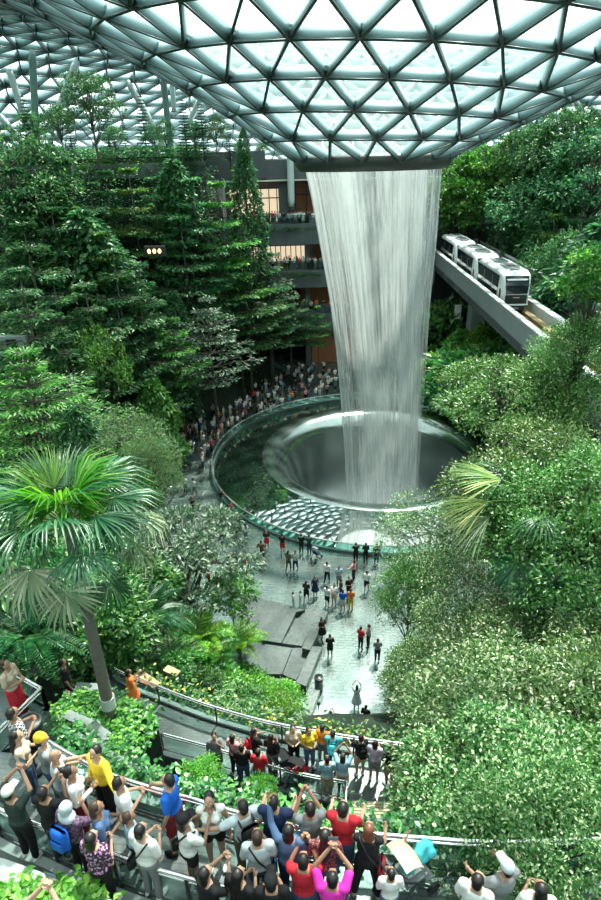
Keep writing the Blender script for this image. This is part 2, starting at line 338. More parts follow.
# ------------------------------------------------------------------ waterfall
def fallmat(name, dens, seed):
    m, n, out = nt(name); tc = N(n, 'ShaderNodeTexCoord'); uv = N(n, 'ShaderNodeUVMap')
    mp = N(n, 'ShaderNodeMapping'); mp.inputs['Scale'].default_value = (95, 4, 1); mp.inputs['Location'].default_value = (seed, seed, 0); L(n, uv.outputs[0], mp.inputs['Vector'])
    a = N(n, 'ShaderNodeTexNoise', Scale=1.0, Detail=6.0, Roughness=.65); L(n, mp.outputs[0], a.inputs['Vector'])
    m2 = N(n, 'ShaderNodeMapping'); m2.inputs['Scale'].default_value = (11, .7, 1); m2.inputs['Location'].default_value = (seed * 2, 0, 0); L(n, uv.outputs[0], m2.inputs['Vector'])
    c = N(n, 'ShaderNodeTexNoise', Scale=1.0, Detail=3.0); L(n, m2.outputs[0], c.inputs['Vector'])
    ad = N(n, 'ShaderNodeMath', operation='ADD'); L(n, a.outputs['Fac'], ad.inputs[0]); L(n, c.outputs['Fac'], ad.inputs[1])
    rr = N(n, 'ShaderNodeMapRange'); rr.inputs['From Min'].default_value = .84; rr.inputs['From Max'].default_value = 1.18; rr.inputs['To Min'].default_value = max(0, dens - .42); rr.inputs['To Max'].default_value = min(.97, dens + .36); L(n, ad.outputs[0], rr.inputs['Value'])
    d = N(n, 'ShaderNodeBsdfDiffuse'); d.inputs['Color'].default_value = (.68, .74, .73, 1); t = N(n, 'ShaderNodeBsdfTranslucent'); t.inputs['Color'].default_value = (.62, .68, .67, 1)
    s1 = N(n, 'ShaderNodeMixShader'); s1.inputs[0].default_value = .5; L(n, d.outputs[0], s1.inputs[1]); L(n, t.outputs[0], s1.inputs[2])
    tr = N(n, 'ShaderNodeBsdfTransparent'); s2 = N(n, 'ShaderNodeMixShader'); L(n, rr.outputs[0], s2.inputs[0]); L(n, tr.outputs[0], s2.inputs[1]); L(n, s1.outputs[0], s2.inputs[2]); L(n, s2.outputs[0], out.inputs['Surface']); return m
FALL = [(25.95, 5.32, 6.1), (25.6, 5.28, 6.1), (23, 4.98, 6.35), (20, 4.72, 6.6), (15.2, 4.2, 6.95), (10.9, 3.95, 7.25), (6.2, 3.75, 7.5), (0, 3.55, 7.8), (-5, 3.5, 8.0), (-11.5, 3.5, 8.1)]
def fall_mesh(name, dr, mat, wob, n=160, m=60):
    zs = np.linspace(25.9, -11.5, m); fz = [f[0] for f in FALL][::-1]; fr = np.interp(zs, fz, [f[1] for f in FALL][::-1]); fx = np.interp(zs, fz, [f[2] for f in FALL][::-1])
    V = []; UV = []
    ph = rng.uniform(0, 6.28, 12)
    for i, z in enumerate(zs):
        for j in range(n + 1):
            th = 2 * math.pi * j / n; k = min(1, i / 8); w_ = sum(math.sin(q * 3 * th + ph[q] + z * .15 * (q % 3)) / (q + 1) for q in range(1, 9)) * wob * k
            rr = fr[i] - dr + w_; V.append((fx[i] + rr * math.cos(th), 51 + rr * math.sin(th), z)); UV.append((j / n, i / m))
    Fc = [(i * (n + 1) + j, i * (n + 1) + j + 1, (i + 1) * (n + 1) + j + 1, (i + 1) * (n + 1) + j) for i in range(m - 1) for j in range(n)]
    me = np_mesh(name, V, Fc, mat, smooth=True); u = me.uv_layers.new(name='UVMap'); co = np.array(UV, np.float32)[np.array(Fc).ravel()]; u.data.foreach_set('uv', co.ravel()); return me
wf = tag(link('waterfall', fall_mesh('waterfall', 0.0, fallmat('falling_water', .38, 1.3), .06)), 'tall white waterfall pouring from the round opening in the glass roof', 'waterfall')
link('inner_curtain', fall_mesh('inner_curtain', .55, fallmat('falling_water_inner', .22, 7.7), .12), wf)
# ------------------------------------------------------------------ terraced walkways in the foreground
def smooth_line(pts, n=5):
    pts = [Vector(p) for p in pts]; out = []
    for i in range(len(pts) - 1):
        p0, p1, p2, p3 = pts[max(i - 1, 0)], pts[i], pts[i + 1], pts[min(i + 2, len(pts) - 1)]
        for k in range(n):
            t = k / n; out.append(.5 * ((2 * p1) + (p2 - p0) * t + (2 * p0 - 5 * p1 + 4 * p2 - p3) * t * t + (3 * p1 - p0 - 3 * p2 + p3) * t ** 3))
    return out + [pts[-1]]
def resample(pts, step):
    L_ = [0]
    for a, b in zip(pts, pts[1:]): L_.append(L_[-1] + (b - a).length)
    n = max(1, round(L_[-1] / step)); out = []
    for k in range(n + 1):
        s = L_[-1] * k / n; i = 0
        while i < len(pts) - 2 and L_[i + 1] < s: i += 1
        f = (s - L_[i]) / max(1e-9, L_[i + 1] - L_[i]); out.append(pts[i].lerp(pts[i + 1], f))
    return out
RH = .80
def railing(pxs, zf, label, step=1.5, base=.0, h=RH, kerb=None, group=None, name='glass_railing'):
    """handrail: two bright tubes on dark posts with glass between; pxs are points of the top tube"""
    line = smooth_line([at_z(x, y, zf + h) for x, y in pxs], 6); o = empty(name, (line[0].x, line[0].y, zf), label=label, cat='railing', group=group); o0 = Vector((line[0].x, line[0].y, zf))
    loc = [p - o0 for p in line]
    b = MB(); b.tube(loc, .035, 8); b.build('top_tube', M['steel'], o, True)
    b = MB(); b.tube([p - Vector((0, 0, .10)) for p in loc], .022, 6); b.build('second_tube', M['steel'], o, True)
    b = MB(); b.tube([p - Vector((0, 0, h - .07)) for p in loc], .022, 6); b.build('bottom_tube', M['post'], o, True)
    st = resample(loc, step)
    for p in st:
        b = MB(); b.box((p.x, p.y, (h - .02) / 2 + (p.z - h)), (.045, .09, h - .02), 0, bev=.008); b.box((p.x, p.y, p.z - h + .01), (.12, .14, .02)); b.build('post', M['post'], o)
    for a, c in zip(st, st[1:]):
        d = (c - a); n_ = Vector((-d.y, d.x, 0)).normalized() * .008; a2 = a + d * .04; c2 = c - d * .04; lo, hi = Vector((0, 0, -h + .10)), Vector((0, 0, -.13))
        b = MB(); b.quadstrip([[a2 + n_ + lo, a2 - n_ + lo, a2 - n_ + hi, a2 + n_ + hi], [c2 + n_ + lo, c2 - n_ + lo, c2 - n_ + hi, c2 + n_ + hi]]); b.build('glass_panel', M['glass'], o)
    return line
Z1, Z2 = 16.0, 9.5
W1F = [(36, 733), (60, 748), (85, 762), (110, 774), (150, 787), (200, 801), (240, 813), (285, 825), (330, 830), (375, 834), (425, 838), (500, 842), (620, 838)]
W1N = [(-60, 775), (0, 809), (40, 825), (75, 841), (110, 853), (150, 867), (200, 881), (240, 891), (290, 903), (350, 920)]
l1f = railing(W1F, Z1, 'long curved glass railing in front of the leafy planter strip on the lower walkway', 1.35)
l1n = railing(W1N, Z1, 'bright double handrail with glass along the near edge of the lower walkway', 1.25)
def slab(name, pts, z0, z1, m, kind='structure'):
    b = MB(); b.poly([(p[0], p[1]) for p in pts], z0, z1); o = b.build(name, m)
    if kind: tag(o, kind=kind)
    return o
def offs(line, d):   # offset in plan
    out = []
    for i, p in enumerate(line):
        t = line[min(i + 1, len(line) - 1)] - line[max(i - 1, 0)]; t.z = 0; t.normalize(); out.append(Vector((p.x - t.y * d, p.y + t.x * d, p.z)))
    return out
# lower walkway slab, its edges and kerbs
b = MB(); A_, B_ = resample(l1f, .8), resample(l1n, .8); n_ = max(len(A_), len(B_))
def resn(l, n):
    L_ = [0]
    for a, c in zip(l, l[1:]): L_.append(L_[-1] + (c - a).length)
    return [resample_at(l, L_, L_[-1] * k / (n - 1)) for k in range(n)]
def resample_at(l, L_, s):
    i = 0
    while i < len(l) - 2 and L_[i + 1] < s: i += 1
    return l[i].lerp(l[i + 1], (s - L_[i]) / max(1e-9, L_[i + 1] - L_[i]))
left_far = [at_z(x, y, Z1) for x, y in ((-60, 745), (0, 752), (30, 752))]
fa = offs(l1f, .14); nb = offs(l1n, -.14)
out = [(p.x, p.y) for p in left_far[:2]] + [(p.x, p.y) for p in fa] + [(at_z(640, 930, Z1).x, at_z(640, 930, Z1).y)] + [(p.x, p.y) for p in reversed(nb)]
slab('walkway_floor', out, Z1 - .5, Z1, M['path'])
def kerb(name, line, w, z0, z1, m=None):
    b = MB(); a = offs(line, w / 2); c = offs(line, -w / 2)
    b.quadstrip([[(p.x, p.y, z0), (q.x, q.y, z0), (q.x, q.y, z1), (p.x, p.y, z1)] for p, q in zip(a, c)]); return tag(b.build(name, m or M['concrete_pale']), kind='structure')
kerb('trim_1', offs(l1f, .16), .16, Z1 - .45, Z1 + .16)
kerb('trim_2', offs(l1n, -.13), .14, Z1 - .55, Z1 + .05, M['concrete'])
# planter strip beyond the far railing: soil bed between two kerbs
strip_o = offs(l1f, .66)
b = MB(); b.quadstrip([[(p.x, p.y, Z1 - 2.6), (q.x, q.y, Z1 - 2.6), (q.x, q.y, Z1 - .02), (p.x, p.y, Z1 - .02)] for p, q in zip(offs(l1f, .24), strip_o)]); tag(b.build('planter_bed', M['soil']), kind='structure')
kerb('trim_3', offs(l1f, .72), .12, Z1 - 3.2, Z1 - .02, M['concrete'])
# near planter at the lower left corner
p_ = [at_z(x, y, 16.6) for x, y in ((-60, 850), (0, 869), (30, 880), (60, 892), (100, 908), (160, 935))]
b = MB(); b.poly([(p.x, p.y) for p in p_] + [(p_[-1].x, p_[-1].y - 2.5), (p_[0].x, p_[0].y - 3)], 14.5, 16.45); tag(b.build('planter_bed', M['soil']), kind='structure')
kerb('trim_4', p_, .28, 14.3, 16.6, M['concrete_pale'])
# small landing with low glass rail at the left
land = [at_z(x, y, 15.0) for x, y in ((-60, 690), (10, 688), (50, 712), (36, 735), (0, 752), (-60, 765))]
slab('walkway_floor', land, 13.2, 15.0, M['path'])
railing([(-20, 654), (8, 669), (41, 688)], 15.0, 'low glass railing along the far edge of the small landing at left', 1.2, h=.62, name='glass_railing')
railing([(41, 688), (20, 708), (-8, 736)], 15.0, 'low glass railing down the near edge of the small landing at left', 1.2, h=.62, name='glass_railing')
# upper (middle) walkway
W2F = [(108, 662), (125, 673), (163, 688), (200, 702), (250, 717), (290, 726), (330, 733), (375, 740), (430, 747)]
W2N = [(161, 733), (190, 741), (215, 748), (250, 759), (280, 768), (315, 776), (347, 781)]
l2f = railing(W2F, Z2, 'curved handrail along the far edge of the middle walkway above the yellow flower hedge', 2.2)
l2n = railing(W2N, Z2, 'double handrail with glass along the near edge of the middle walkway', 1.9)
railing([(347, 781), (346, 797), (345, 815)], Z2, 'short pale end rail turning down at the corner of the middle walkway', 1.4)
far2 = offs(l2f, .2); near2 = offs(l2n, -.2)
pl = [at_z(x, y, Z2) for x, y in ((345, 842), (410, 842), (440, 842))]
out = [(p.x, p.y) for p in far2] + [(p.x, p.y) for p in (pl[2], pl[0])] + [(p.x, p.y) for p in reversed(near2)] + [(at_z(120, 735, Z2).x, at_z(120, 735, Z2).y), (at_z(80, 690, Z2).x, at_z(80, 690, Z2).y)]
slab('walkway_floor', out, Z2 - .9, Z2, M['path'])
kerb('trim_5', offs(l2f, .1), .14, Z2 - 1.0, Z2 + .10, M['concrete'])
kerb('trim_6', offs(l2n, -.12), .14, Z2 - 1.0, Z2 + .08, M['concrete_dark'])
# ochre boarded ramp at the end of the middle walkway
M['deck'] = pbr('ochre_decking', (.46, .40, .27), .6, 0, .3, .25, 3, .2, 20, stretch=(1, 8, 1))
dk = empty('timber_deck', at_z(378, 815, Z2 + .02), label='ochre boarded ramp at the end of the middle walkway', cat='deck')
for k in range(9):
    y0 = 801 + k * 3.4; q = [at_z(x, y, Z2 + .05) for x, y in ((352, y0), (406, y0 + 2), (407, y0 + 4.6), (352, y0 + 2.7))]
    b = MB(); b.poly([(p.x, p.y) for p in q], .01, .05); b.build('board', M['deck'], dk, loc=(-dk.location.x, -dk.location.y, -.0))
# palm planter between the two walkways
PT = 13.0
pp = [at_z(x, y, PT) for x, y in ((56, 716), (78, 698), (105, 700), (157, 719), (128, 757), (112, 775), (85, 760), (62, 742))]
b = MB(); b.poly([(p.x, p.y) for p in pp], 6.5, PT - .12); tag(b.build('planter_bed', M['soil']), kind='structure')
kerb('trim_7', resample(pp + [pp[0]], 9), .34, 6.5, PT, M['concrete'])
q0 = [at_z(x, y, 13.4) for x, y in ((66, 712), (88, 722), (106, 734), (98, 748))]
kerb('trim_8', q0, .26, 12.6, 13.35, M['concrete'])
# grey stair flight behind the palm planter
st_ = empty('stair_flight', at_z(98, 702, 12.2), label='flight of dark grey steps behind the palm planter', cat='stairs')
for k in range(9):
    f = k / 9; a = at_z(78 + 14 * f, 682 + 26 * f, 12.4 - k * .16); c = at_z(106 + 14 * f, 684 + 20 * f, 12.4 - k * .16); d = (c - a); t = Vector((d.y, -d.x, 0)).normalized() * .36
    b = MB(); b.poly([(p.x - st_.location.x, p.y - st_.location.y) for p in (a, c, c + t, a + t)], -2.2, (12.4 - k * .16) - st_.location.z); b.build('step', M['concrete_dark' if k % 2 else 'concrete'], st_)
# litter bin
def drum(name, p, r, h, label, cat, m):
    o = empty(name, p, label=label, cat=cat); b = MB(); b.lathe([(0.001, 0), (r, 0), (r, h * .9), (r * 1.04, h * .92), (r * 1.04, h), (r * .8, h)], n=20); b.build('drum', m, o, True)
    b = MB(); b.lathe([(r * .82, h * .97), (r * .6, h * 1.0), (0.001, h * 1.02)], n=20); b.build('lid', M['black'], o, True); return o
drum('litter_bin', at_z(36, 744, Z1), .23, .62, 'dark round litter bin beside the railing at left', 'bin', M['post'])
drum('litter_bin', at_z(319, 690, 0), .24, .95, 'black bin standing on the stepped stone edge', 'bin', M['black'])
s_ = empty('barrier_stand', at_z(319, 718, 0), label='white stand with round foot on the paving below the black bin', cat='stand')
b = MB(); b.lathe([(.001, 0), (.36, 0), (.34, .06), (.05, .09), (.04, 1.0), (.001, 1.0)], n=16); b.build('pole', M['white'], s_, True); b = MB(); b.ball((0, 0, 1.05), .1); b.build('knob', M['post'], s_, True)
# timber benches on the low wall
M['bench'] = pbr('bench_timber', (.50, .34, .20), .55, 0, .3, .2, 4, .1, 30, stretch=(1, 6, 1))
for (x0, y0, x1, y1, z, lab) in ((134, 676, 154, 690, 9.6, 'warm timber bench slat on the wall beside the middle walkway'), (163, 672, 176, 678, 8.6, 'short warm timber bench behind the leafy planter')):
    a, c = at_z(x0, y0, z), at_z(x1, y1, z); o = empty('timber_bench', a, label=lab, cat='bench'); d = c - a; n1 = Vector((-d.y, d.x, 0)).normalized() * .3
    b = MB(); b.poly([(p.x, p.y) for p in (Vector(), d, d + n1, n1)], .0, .09); b.build('seat', M['bench'], o)
    b = MB(); b.poly([(p.x, p.y) for p in (n1 * .1, d + n1 * .1, d + n1 * .9, n1 * .9)], -.6, -.005); b.build('base', M['concrete_dark'], o)
# ------------------------------------------------------------------ stepped water terraces on the plaza
M['cascade'] = wet_paving('cascade_stone', (.028, .04, .038), .07, 3.0, .2)
def terrace(px, z, drop=.9, m='cascade'):
    q = [at_z(x, y, z) for x, y in px]; b = MB(); b.poly([(p.x, p.y) for p in q], z - drop, z); return tag(b.build('cascade_terrace', M[m]), kind='structure')
for px, z in ((((243, 593), (290, 606), (278, 613), (262, 640), (236, 636)), .16), (((290, 606), (305, 610), (296, 612), (281, 643), (262, 640), (278, 613)), .38), (((305, 610), (318, 611), (302, 646), (281, 643)), .20), (((318, 609), (328, 612), (310, 650), (302, 648)), .62),
    (((236, 640), (265, 644), (249, 674), (222, 668)), .12), (((265, 644), (292, 648), (282, 674), (249, 674)), .32), (((292, 648), (312, 648), (296, 680), (282, 674)), .14), (((312, 646), (322, 647), (306, 686), (296, 682)), .55), (((312, 688), (320, 690), (308, 724), (299, 722)), .5), (((262, 676), (300, 682), (292, 712), (255, 706)), .2)):
    terrace(px, z)
# zigzag ramp walls and handrails left of the cascade
for (pxs, z, lab) in ((((186, 600), (213, 594), (232, 590)), .1, 'straight handrail at the top of the zigzag stairs by the plaza'), (((186, 601), (199, 607), (178, 620)), 1.1, 'zigzag handrail of the stairs left of the water steps'), (((200, 622), (186, 628), (176, 634)), 2.0, 'lower handrail of the zigzag stairs left of the water steps'), (((140, 606), (154, 612), (168, 622)), 4.5, 'pale handrail among the bushes left of the zigzag stairs')):
    railing(pxs, z, lab, 1.6)
for px, z0, z1, mm in ((((176, 636), (204, 620), (206, 628), (180, 646)), -.2, 1.9, 'concrete_dark'), (((190, 598), (212, 604), (205, 622), (180, 616)), -.2, 1.0, 'concrete_dark'), (((150, 655), (176, 664), (182, 658), (158, 648)), 3, 7.4, 'concrete_dark'), (((180, 655), (196, 664), (212, 676), (200, 682)), 2, 5.2, 'concrete_dark')):
    q = [at_z(x, y, z1) for x, y in px]; b = MB(); b.poly([(p.x, p.y) for p in q], z0, z1); tag(b.build('terrace_wall', M[mm]), kind='structure')
# ------------------------------------------------------------------ building with balconies behind the waterfall
BX0, BX1, BY = -9.5, 31.0, 80.0
M['facade'] = pbr('facade_panel', (.075, .09, .095), .55, 0, .4, .2, 1.5, .1, 10)
M['timber_wall'] = pbr('timber_wall', (.36, .15, .075), .6, 0, .3, .3, 2, 0, None, stretch=(6, 6, .4))
M['shop_light'] = pbr('lit_shop', (.6, .5, .4), .5, 0, .3, .3, 1.2, emit=(1, .80, .55), estr=.7)
M['soffit'] = pbr('pale_soffit', (.62, .62, .54), .6)
FL = [0.0, 7.2, 12.8, 18.3]; CE = [6.2, 11.2, 16.6, 23.6]
bd = tag(empty('facade_building'), kind='structure')
b = MB(); b.box(((BX0 + 18) / 2, 90.4, 12.9), (18 - BX0, .4, 26)); b.box((24.5, 93.5, 13), (13, .4, 26)); bw = tag(b.build('wall_back', M['facade']), kind='structure')
for i in (1, 2, 3):
    b = MB(); b.box(((BX0 + BX1 - 13) / 2, 85, FL[i] - .4), (BX1 - BX0 - 13, 10, .8)); tag(b.build('floor_slab', M['concrete_dark']), kind='structure')
    b = MB(); b.box(((BX0 + BX1 - 13) / 2, 79.9, FL[i] - 1.1 + (0.12 if i == 3 else .05)), (BX1 - BX0 - 13, .3, 2.2 if i < 3 else 2.5)); tag(b.build('trim_9', M['concrete_dark']), kind='structure')
for i, h in ((2, 1.4), (1, 1.2)):
    pass
b = MB(); b.box((4.5, 85, 24.7), (27, 10.4, 2.2)); b.box((-7.0, 79.7, 25.3), (7.4, .5, 3.0)); tag(b.build('ceiling_slab', M['facade']), kind='structure')
b = MB(); b.box((4.5, 84.6, 23.54), (26.6, 10.2, .16)); tag(b.build('ceiling_soffit', M['soffit']), kind='structure')
def shopfront(x0, x1, z0, z1, m, name, label, y=89.4, mull=6, mcol='post'):
    o = empty(name, ((x0 + x1) / 2, y, z0), label=label, cat='shopfront'); w_ = x1 - x0; h = z1 - z0
    b = MB(); b.box((0, .1, h / 2), (w_, .1, h)); b.build('lit_panel', M[m], o)
    for k in range(mull + 1): b = MB(); b.box((-w_ / 2 + w_ * k / mull, -.05, h / 2), (.12, .16, h)); b.build('mullion', M[mcol], o)
    b = MB(); b.box((0, -.06, h * .72), (w_, .14, .14)); b.box((0, -.06, h + .06), (w_ + .2, .3, .2)); b.build('header', M[mcol], o)
shopfront(-8.5, -1.2, 18.35, 22.4, 'shop_light', 'shopfront', 'warm lit shopfront at the back of the top balcony', 86, 7)
shopfront(.2, 9, 18.35, 22.8, 'timber_wall', 'shopfront', 'brownish shopfront beside the waterfall on the top balcony', 87, 6)
shopfront(-7, 1.5, 12.85, 15.8, 'shop_light', 'shopfront', 'dim lit shop window at the back of the middle balcony', 88, 12)
shopfront(2.5, 14, 12.85, 16.4, 'timber_wall', 'shopfront', 'brown shopfront at the back of the middle balcony by the water', 86, 7)
shopfront(.5, 12, 7.25, 11, 'timber_wall', 'shopfront', 'orange brown wall at the back of the low balcony', 83.5, 5, 'timber_wall')
shopfront(2.0, 9, 0.05, 5.2, 'timber_wall', 'shopfront', 'reddish brown wall at plaza level behind the crowd', 81.2, 6, 'timber_wall')
for x in (-6.5, 1.5, 9.5, 15.5):
    b = MB(); b.box((x, 81.2, 8.2), (.6, .6, 16.4)); tag(b.build('wall_column', M['concrete_dark']), kind='structure')
b = MB(); b.box((-1.4, 81, 20.9), (1.0, 1.2, 5.2)); tag(b.build('wall_column', M['facade']), kind='structure')
def balcony_rail(z, label, x0=BX0 + .3, x1=BX1 - 13.3):
    o = empty('balcony_railing', (x0, 79.86, z), label=label, cat='railing'); W = x1 - x0
    b = MB(); b.box((W / 2, 0, .5), (W, .02, .94)); b.build('glass_panel', M['glass'], o)
    b = MB(); b.tube([(0, 0, 1.0), (W, 0, 1.0)], .03, 6); b.build('top_tube', M['post'], o)
    for k in range(15): b = MB(); b.box((W * k / 14, .03, .5), (.05, .05, 1.0)); b.build('post', M['post'], o)
balcony_rail(18.5, 'glass railing along the crowded top balcony'); balcony_rail(13.0, 'glass railing along the crowded middle balcony'); balcony_rail(7.4, 'glass railing along the low balcony')
# ledges with planting, portal and retaining walls on the right
b = MB(); b.box((24.5, 88, 18.25), (26, 3, 1.9)); tag(b.build('wall_portal', M['concrete']), kind='structure')
b = MB(); b.box((38, 90, 11), (12, .6, 15)); b.box((29.5, 84, 11), (.7, 12, 12.5)); tag(b.build('wall_right', M['concrete_dark']), kind='structure')
for x0, x1, y, z in ((17, 33, 90.5, 21.4), (34, 60, 78, 20.5), (-45, -9.6, 73.2, 25.1)):
    b = MB(); b.box(((x0 + x1) / 2, y, z), (x1 - x0, .5, 1.5)); tag(b.build('terrace_wall', M['concrete_dark']), kind='structure')
# dark recess with three warm lights in the left hillside
p = at_y(154, 252, 60.5); o = empty('wall_light', p, label='dark recess with three warm lights in the forest slope', cat='light')
b = MB(); b.box((0, .5, 0), (2.0, .6, 1.0), bev=.05); b.build('housing', M['dark'], o)
for k in (-1, 0, 1): b = MB(); b.ball((k * .5, .15, .05), (.16, .12, .22), 10, 6); b.build('lamp', pbr('warm_lamp', (1, .8, .4), .5, emit=(1, .68, .25), estr=3.0) if k == -1 else bpy.data.materials['warm_lamp'], o, True)
p = at_y(9, 347, 45); o = empty('wall_opening', p, label='black window opening in the grey wall at the left edge', cat='window'); b = MB(); b.box((0, .4, 0), (2.6, .5, 1.5)); b.build('frame', M['concrete'], o); b = MB(); b.box((.2, .12, 0), (.8, .08, 1.1)); b.build('pane', M['black'], o)
# white panel on the slope under the track
p = at_y(457, 320, 74); o = empty('info_panel', p, label='tall white panel standing on the slope under the train track', cat='sign'); b = MB(); b.box((0, 0, .95), (.85, .12, 1.9), bev=.02); b.build('board', M['white'], o); b = MB(); b.box((0, 0, -.35), (.12, .1, .75)); b.build('post', M['post'], o)
# ------------------------------------------------------------------ guideway and train
GX = lambda y: 16.7 + .038 * (y - 40)
gw = tag(empty('train_guideway', (0, 0, 0)), kind='structure')
def along(name, x0, x1, z0, z1, m, y0=13.0, y1=96.0, parent=None):
    b = MB(); ys = np.linspace(y0, y1, 40)
    b.quadstrip([[(GX(y) + x0, y, z0), (GX(y) + x1, y, z0), (GX(y) + x1, y, z1), (GX(y) + x0, y, z1)] for y in ys]); o = b.build(name, m, gw); tag(o, kind='structure'); return o
M['track_bed'] = pbr('stained_track_bed', (.22, .17, .08), .6, 0, .3, .4, .5, .2, 6, stretch=(2, .3, 1))
M['gconcrete'] = pbr('guideway_concrete', (.26, .30, .30), .6, 0, .3, .12, .8)
along('deck', 0.0, 8.1, 12.2, 12.9, M['concrete_dark'])
along('left_parapet', 0.0, .34, 12.3, 14.5, M['gconcrete']); along('left_coping', -.04, .42, 14.5, 14.62, M['concrete_pale'])
along('right_parapet', 7.75, 8.1, 12.3, 14.5, M['gconcrete']); along('right_coping', 7.68, 8.14, 14.5, 14.62, M['concrete_pale'])
along('left_bed', .45, 3.55, 12.9, 13.05, M['track_bed'])
along('running_pad', .75, 1.35, 13.05, 13.3, M['track_bed']); along('running_pad', 2.75, 3.35, 13.05, 13.3, M['track_bed'])
along('guide_beam', 1.9, 2.2, 13.05, 13.35, M['post'])
along('median_walk', 3.75, 4.35, 12.9, 13.9, M['concrete_pale'])
along('running_pad', 4.8, 5.4, 12.9, 13.3, M['concrete']); along('running_pad', 6.7, 7.3, 12.9, 13.3, M['concrete_dark']); along('guide_beam', 5.95, 6.2, 12.9, 13.4, M['post']); along('power_rail', 7.45, 7.6, 13.2, 13.9, M['post'])
for y in (29, 73):
    b = MB(); b.box((GX(y) + 4, y, 5.9), (2.0, 1.4, 12.8), bev=.2); tag(b.build('guideway_pier', M['gconcrete']), kind='structure')
M['train_white'] = pbr('train_white', (.74, .80, .79), .25, 0, .5, .04, coat=.4); M['train_glass'] = pbr('train_glass', (.012, .02, .024), .08, 0, .6, .1, coat=.5); M['train_grey'] = pbr('train_grey', (.22, .25, .26), .4)
M['red'] = pbr('red_lens', (.5, .03, .02), .3)
def train_car(y0, label, Lc=9.4):
    xc = GX(y0) + 2.05; o = empty('train_car', (xc, y0, 13.3), -.038, label, 'train', 'cars of the train')
    def sec(y, w, zb, zt, r=.35, n=5):     # rounded section
        pts = []
        for cx, cz, a0 in ((w - r, zb + r * .6, -90), (w - r, zt - r, 0), (-w + r, zt - r, 90), (-w + r, zb + r * .6, 180)):
            for k in range(n):
                a = math.radians(a0 + 90 * k / (n - 1)); pts.append((cx + r * math.cos(a), y, cz + (r if a0 in (0, 90) else r * .6) * math.sin(a)))
        return pts
    b = MB(); b.quadstrip([sec(.35, .98, .55, 2.15), sec(.55, 1.16, .42, 2.75), sec(1.05, 1.27, .38, 3.22), sec(1.7, 1.30, .36, 3.36), sec(Lc - .9, 1.30, .36, 3.36), sec(Lc - .35, 1.26, .38, 3.25), sec(Lc, 1.1, .5, 2.8)]); body = b.build('body', M['train_white'], o, True)
    for s in (-1, 1):
        b = MB(); b.poly([(1.95, .85), (Lc - .5, .85), (Lc - .5, 2.92), (1.45, 2.92)], s * 1.285, s * 1.325); me = b.mesh('side_window', M['train_glass'])
        me.transform(Matrix(((0, 0, 1, 0), (1, 0, 0, 0), (0, 1, 0, 0), (0, 0, 0, 1)))); sw = link('side_window', me, o)
        for yy in (3.6, 6.6):
            b = MB(); b.box((s * 1.318, yy, 1.55), (.03, 1.3, 2.25), bev=.01); d = b.build('door', M['train_grey'] if s > 0 else M['train_glass'], o); b = MB(); b.box((s * 1.334, yy, 1.55), (.012, .03, 2.2)); b.build('door_seam', M['train_white'], d)
        b = MB(); b.ball((s * 1.24, 1.05, 1.5), (.08, .22, .46), 10, 6); lg = b.build('light_cluster', M['train_glass'], o, True); b = MB(); b.ball((s * 1.29, .98, 1.42), (.06, .09, .09), 8, 5); b.build('lamp', M['red'], lg, True)
    b = MB(); b.quadstrip([[(-.92, .42, 1.5), (.92, .42, 1.5), (.92, .29, 1.52), (-.92, .29, 1.52)], [(-1.0, .5, 2.2), (1.0, .5, 2.2), (1.0, .32, 2.22), (-1.0, .32, 2.22)], [(-1.02, .9, 2.95), (1.02, .9, 2.95), (1.02, .68, 3.0), (-1.02, .68, 3.0)]]); b.build('windscreen', M['train_glass'], o)
    b = MB(); b.box((0, .36, 1.02), (1.9, .16, .82), bev=.06); fp = b.build('front_panel', M['black'], o); b = MB(); b.box((0, .275, 1.2), (.55, .02, .05)); b.build('emblem', M['white'], fp)
    b = MB(); b.box((0, .30, .58), (2.2, .2, .14), bev=.05); b.build('bumper', M['train_white'], o)
    b = MB(); b.box((0, .42, .28), (1.7, .3, .42), bev=.05); b.build('skirt', M['black'], o); b = MB(); b.tube([(0, .5, .3), (0, .05, .3)], .09, 8); b.box((0, .06, .3), (.5, .08, .16), bev=.02); b.build('coupler', M['train_grey'], o)
    for y1 in (3.2, 6.6):
        b = MB(); b.box((0, y1, 3.42), (1.25, 2.0, .2), bev=.06); ru = b.build('roof_unit', M['train_grey'], o); b = MB(); b.box((0, y1, 3.53), (.8, 1.6, .03)); b.build('grille', M['post'], ru)
    b = MB(); b.box((0, 1.75, 3.4), (.8, .35, .12), bev=.03); b.build('roof_vent', M['train_grey'], o)
    for y1 in (1.9, Lc - 1.8):
        for s in (-1, 1): b = MB(); b.tube([(s * .72, y1, .37), (s * 1.0, y1, .37)], .37, 16); b.build('wheel', M['black'], o)
    b = MB(); b.box((0, Lc / 2, .35), (1.9, Lc - 1.6, .3), bev=.05); b.build('underframe', M['post'], o)
train_car(52.6, 'front train car with white frame and dark windscreen'); train_car(62.7, 'middle train car behind the front one'); train_car(72.8, 'rear train car entering the dark portal')
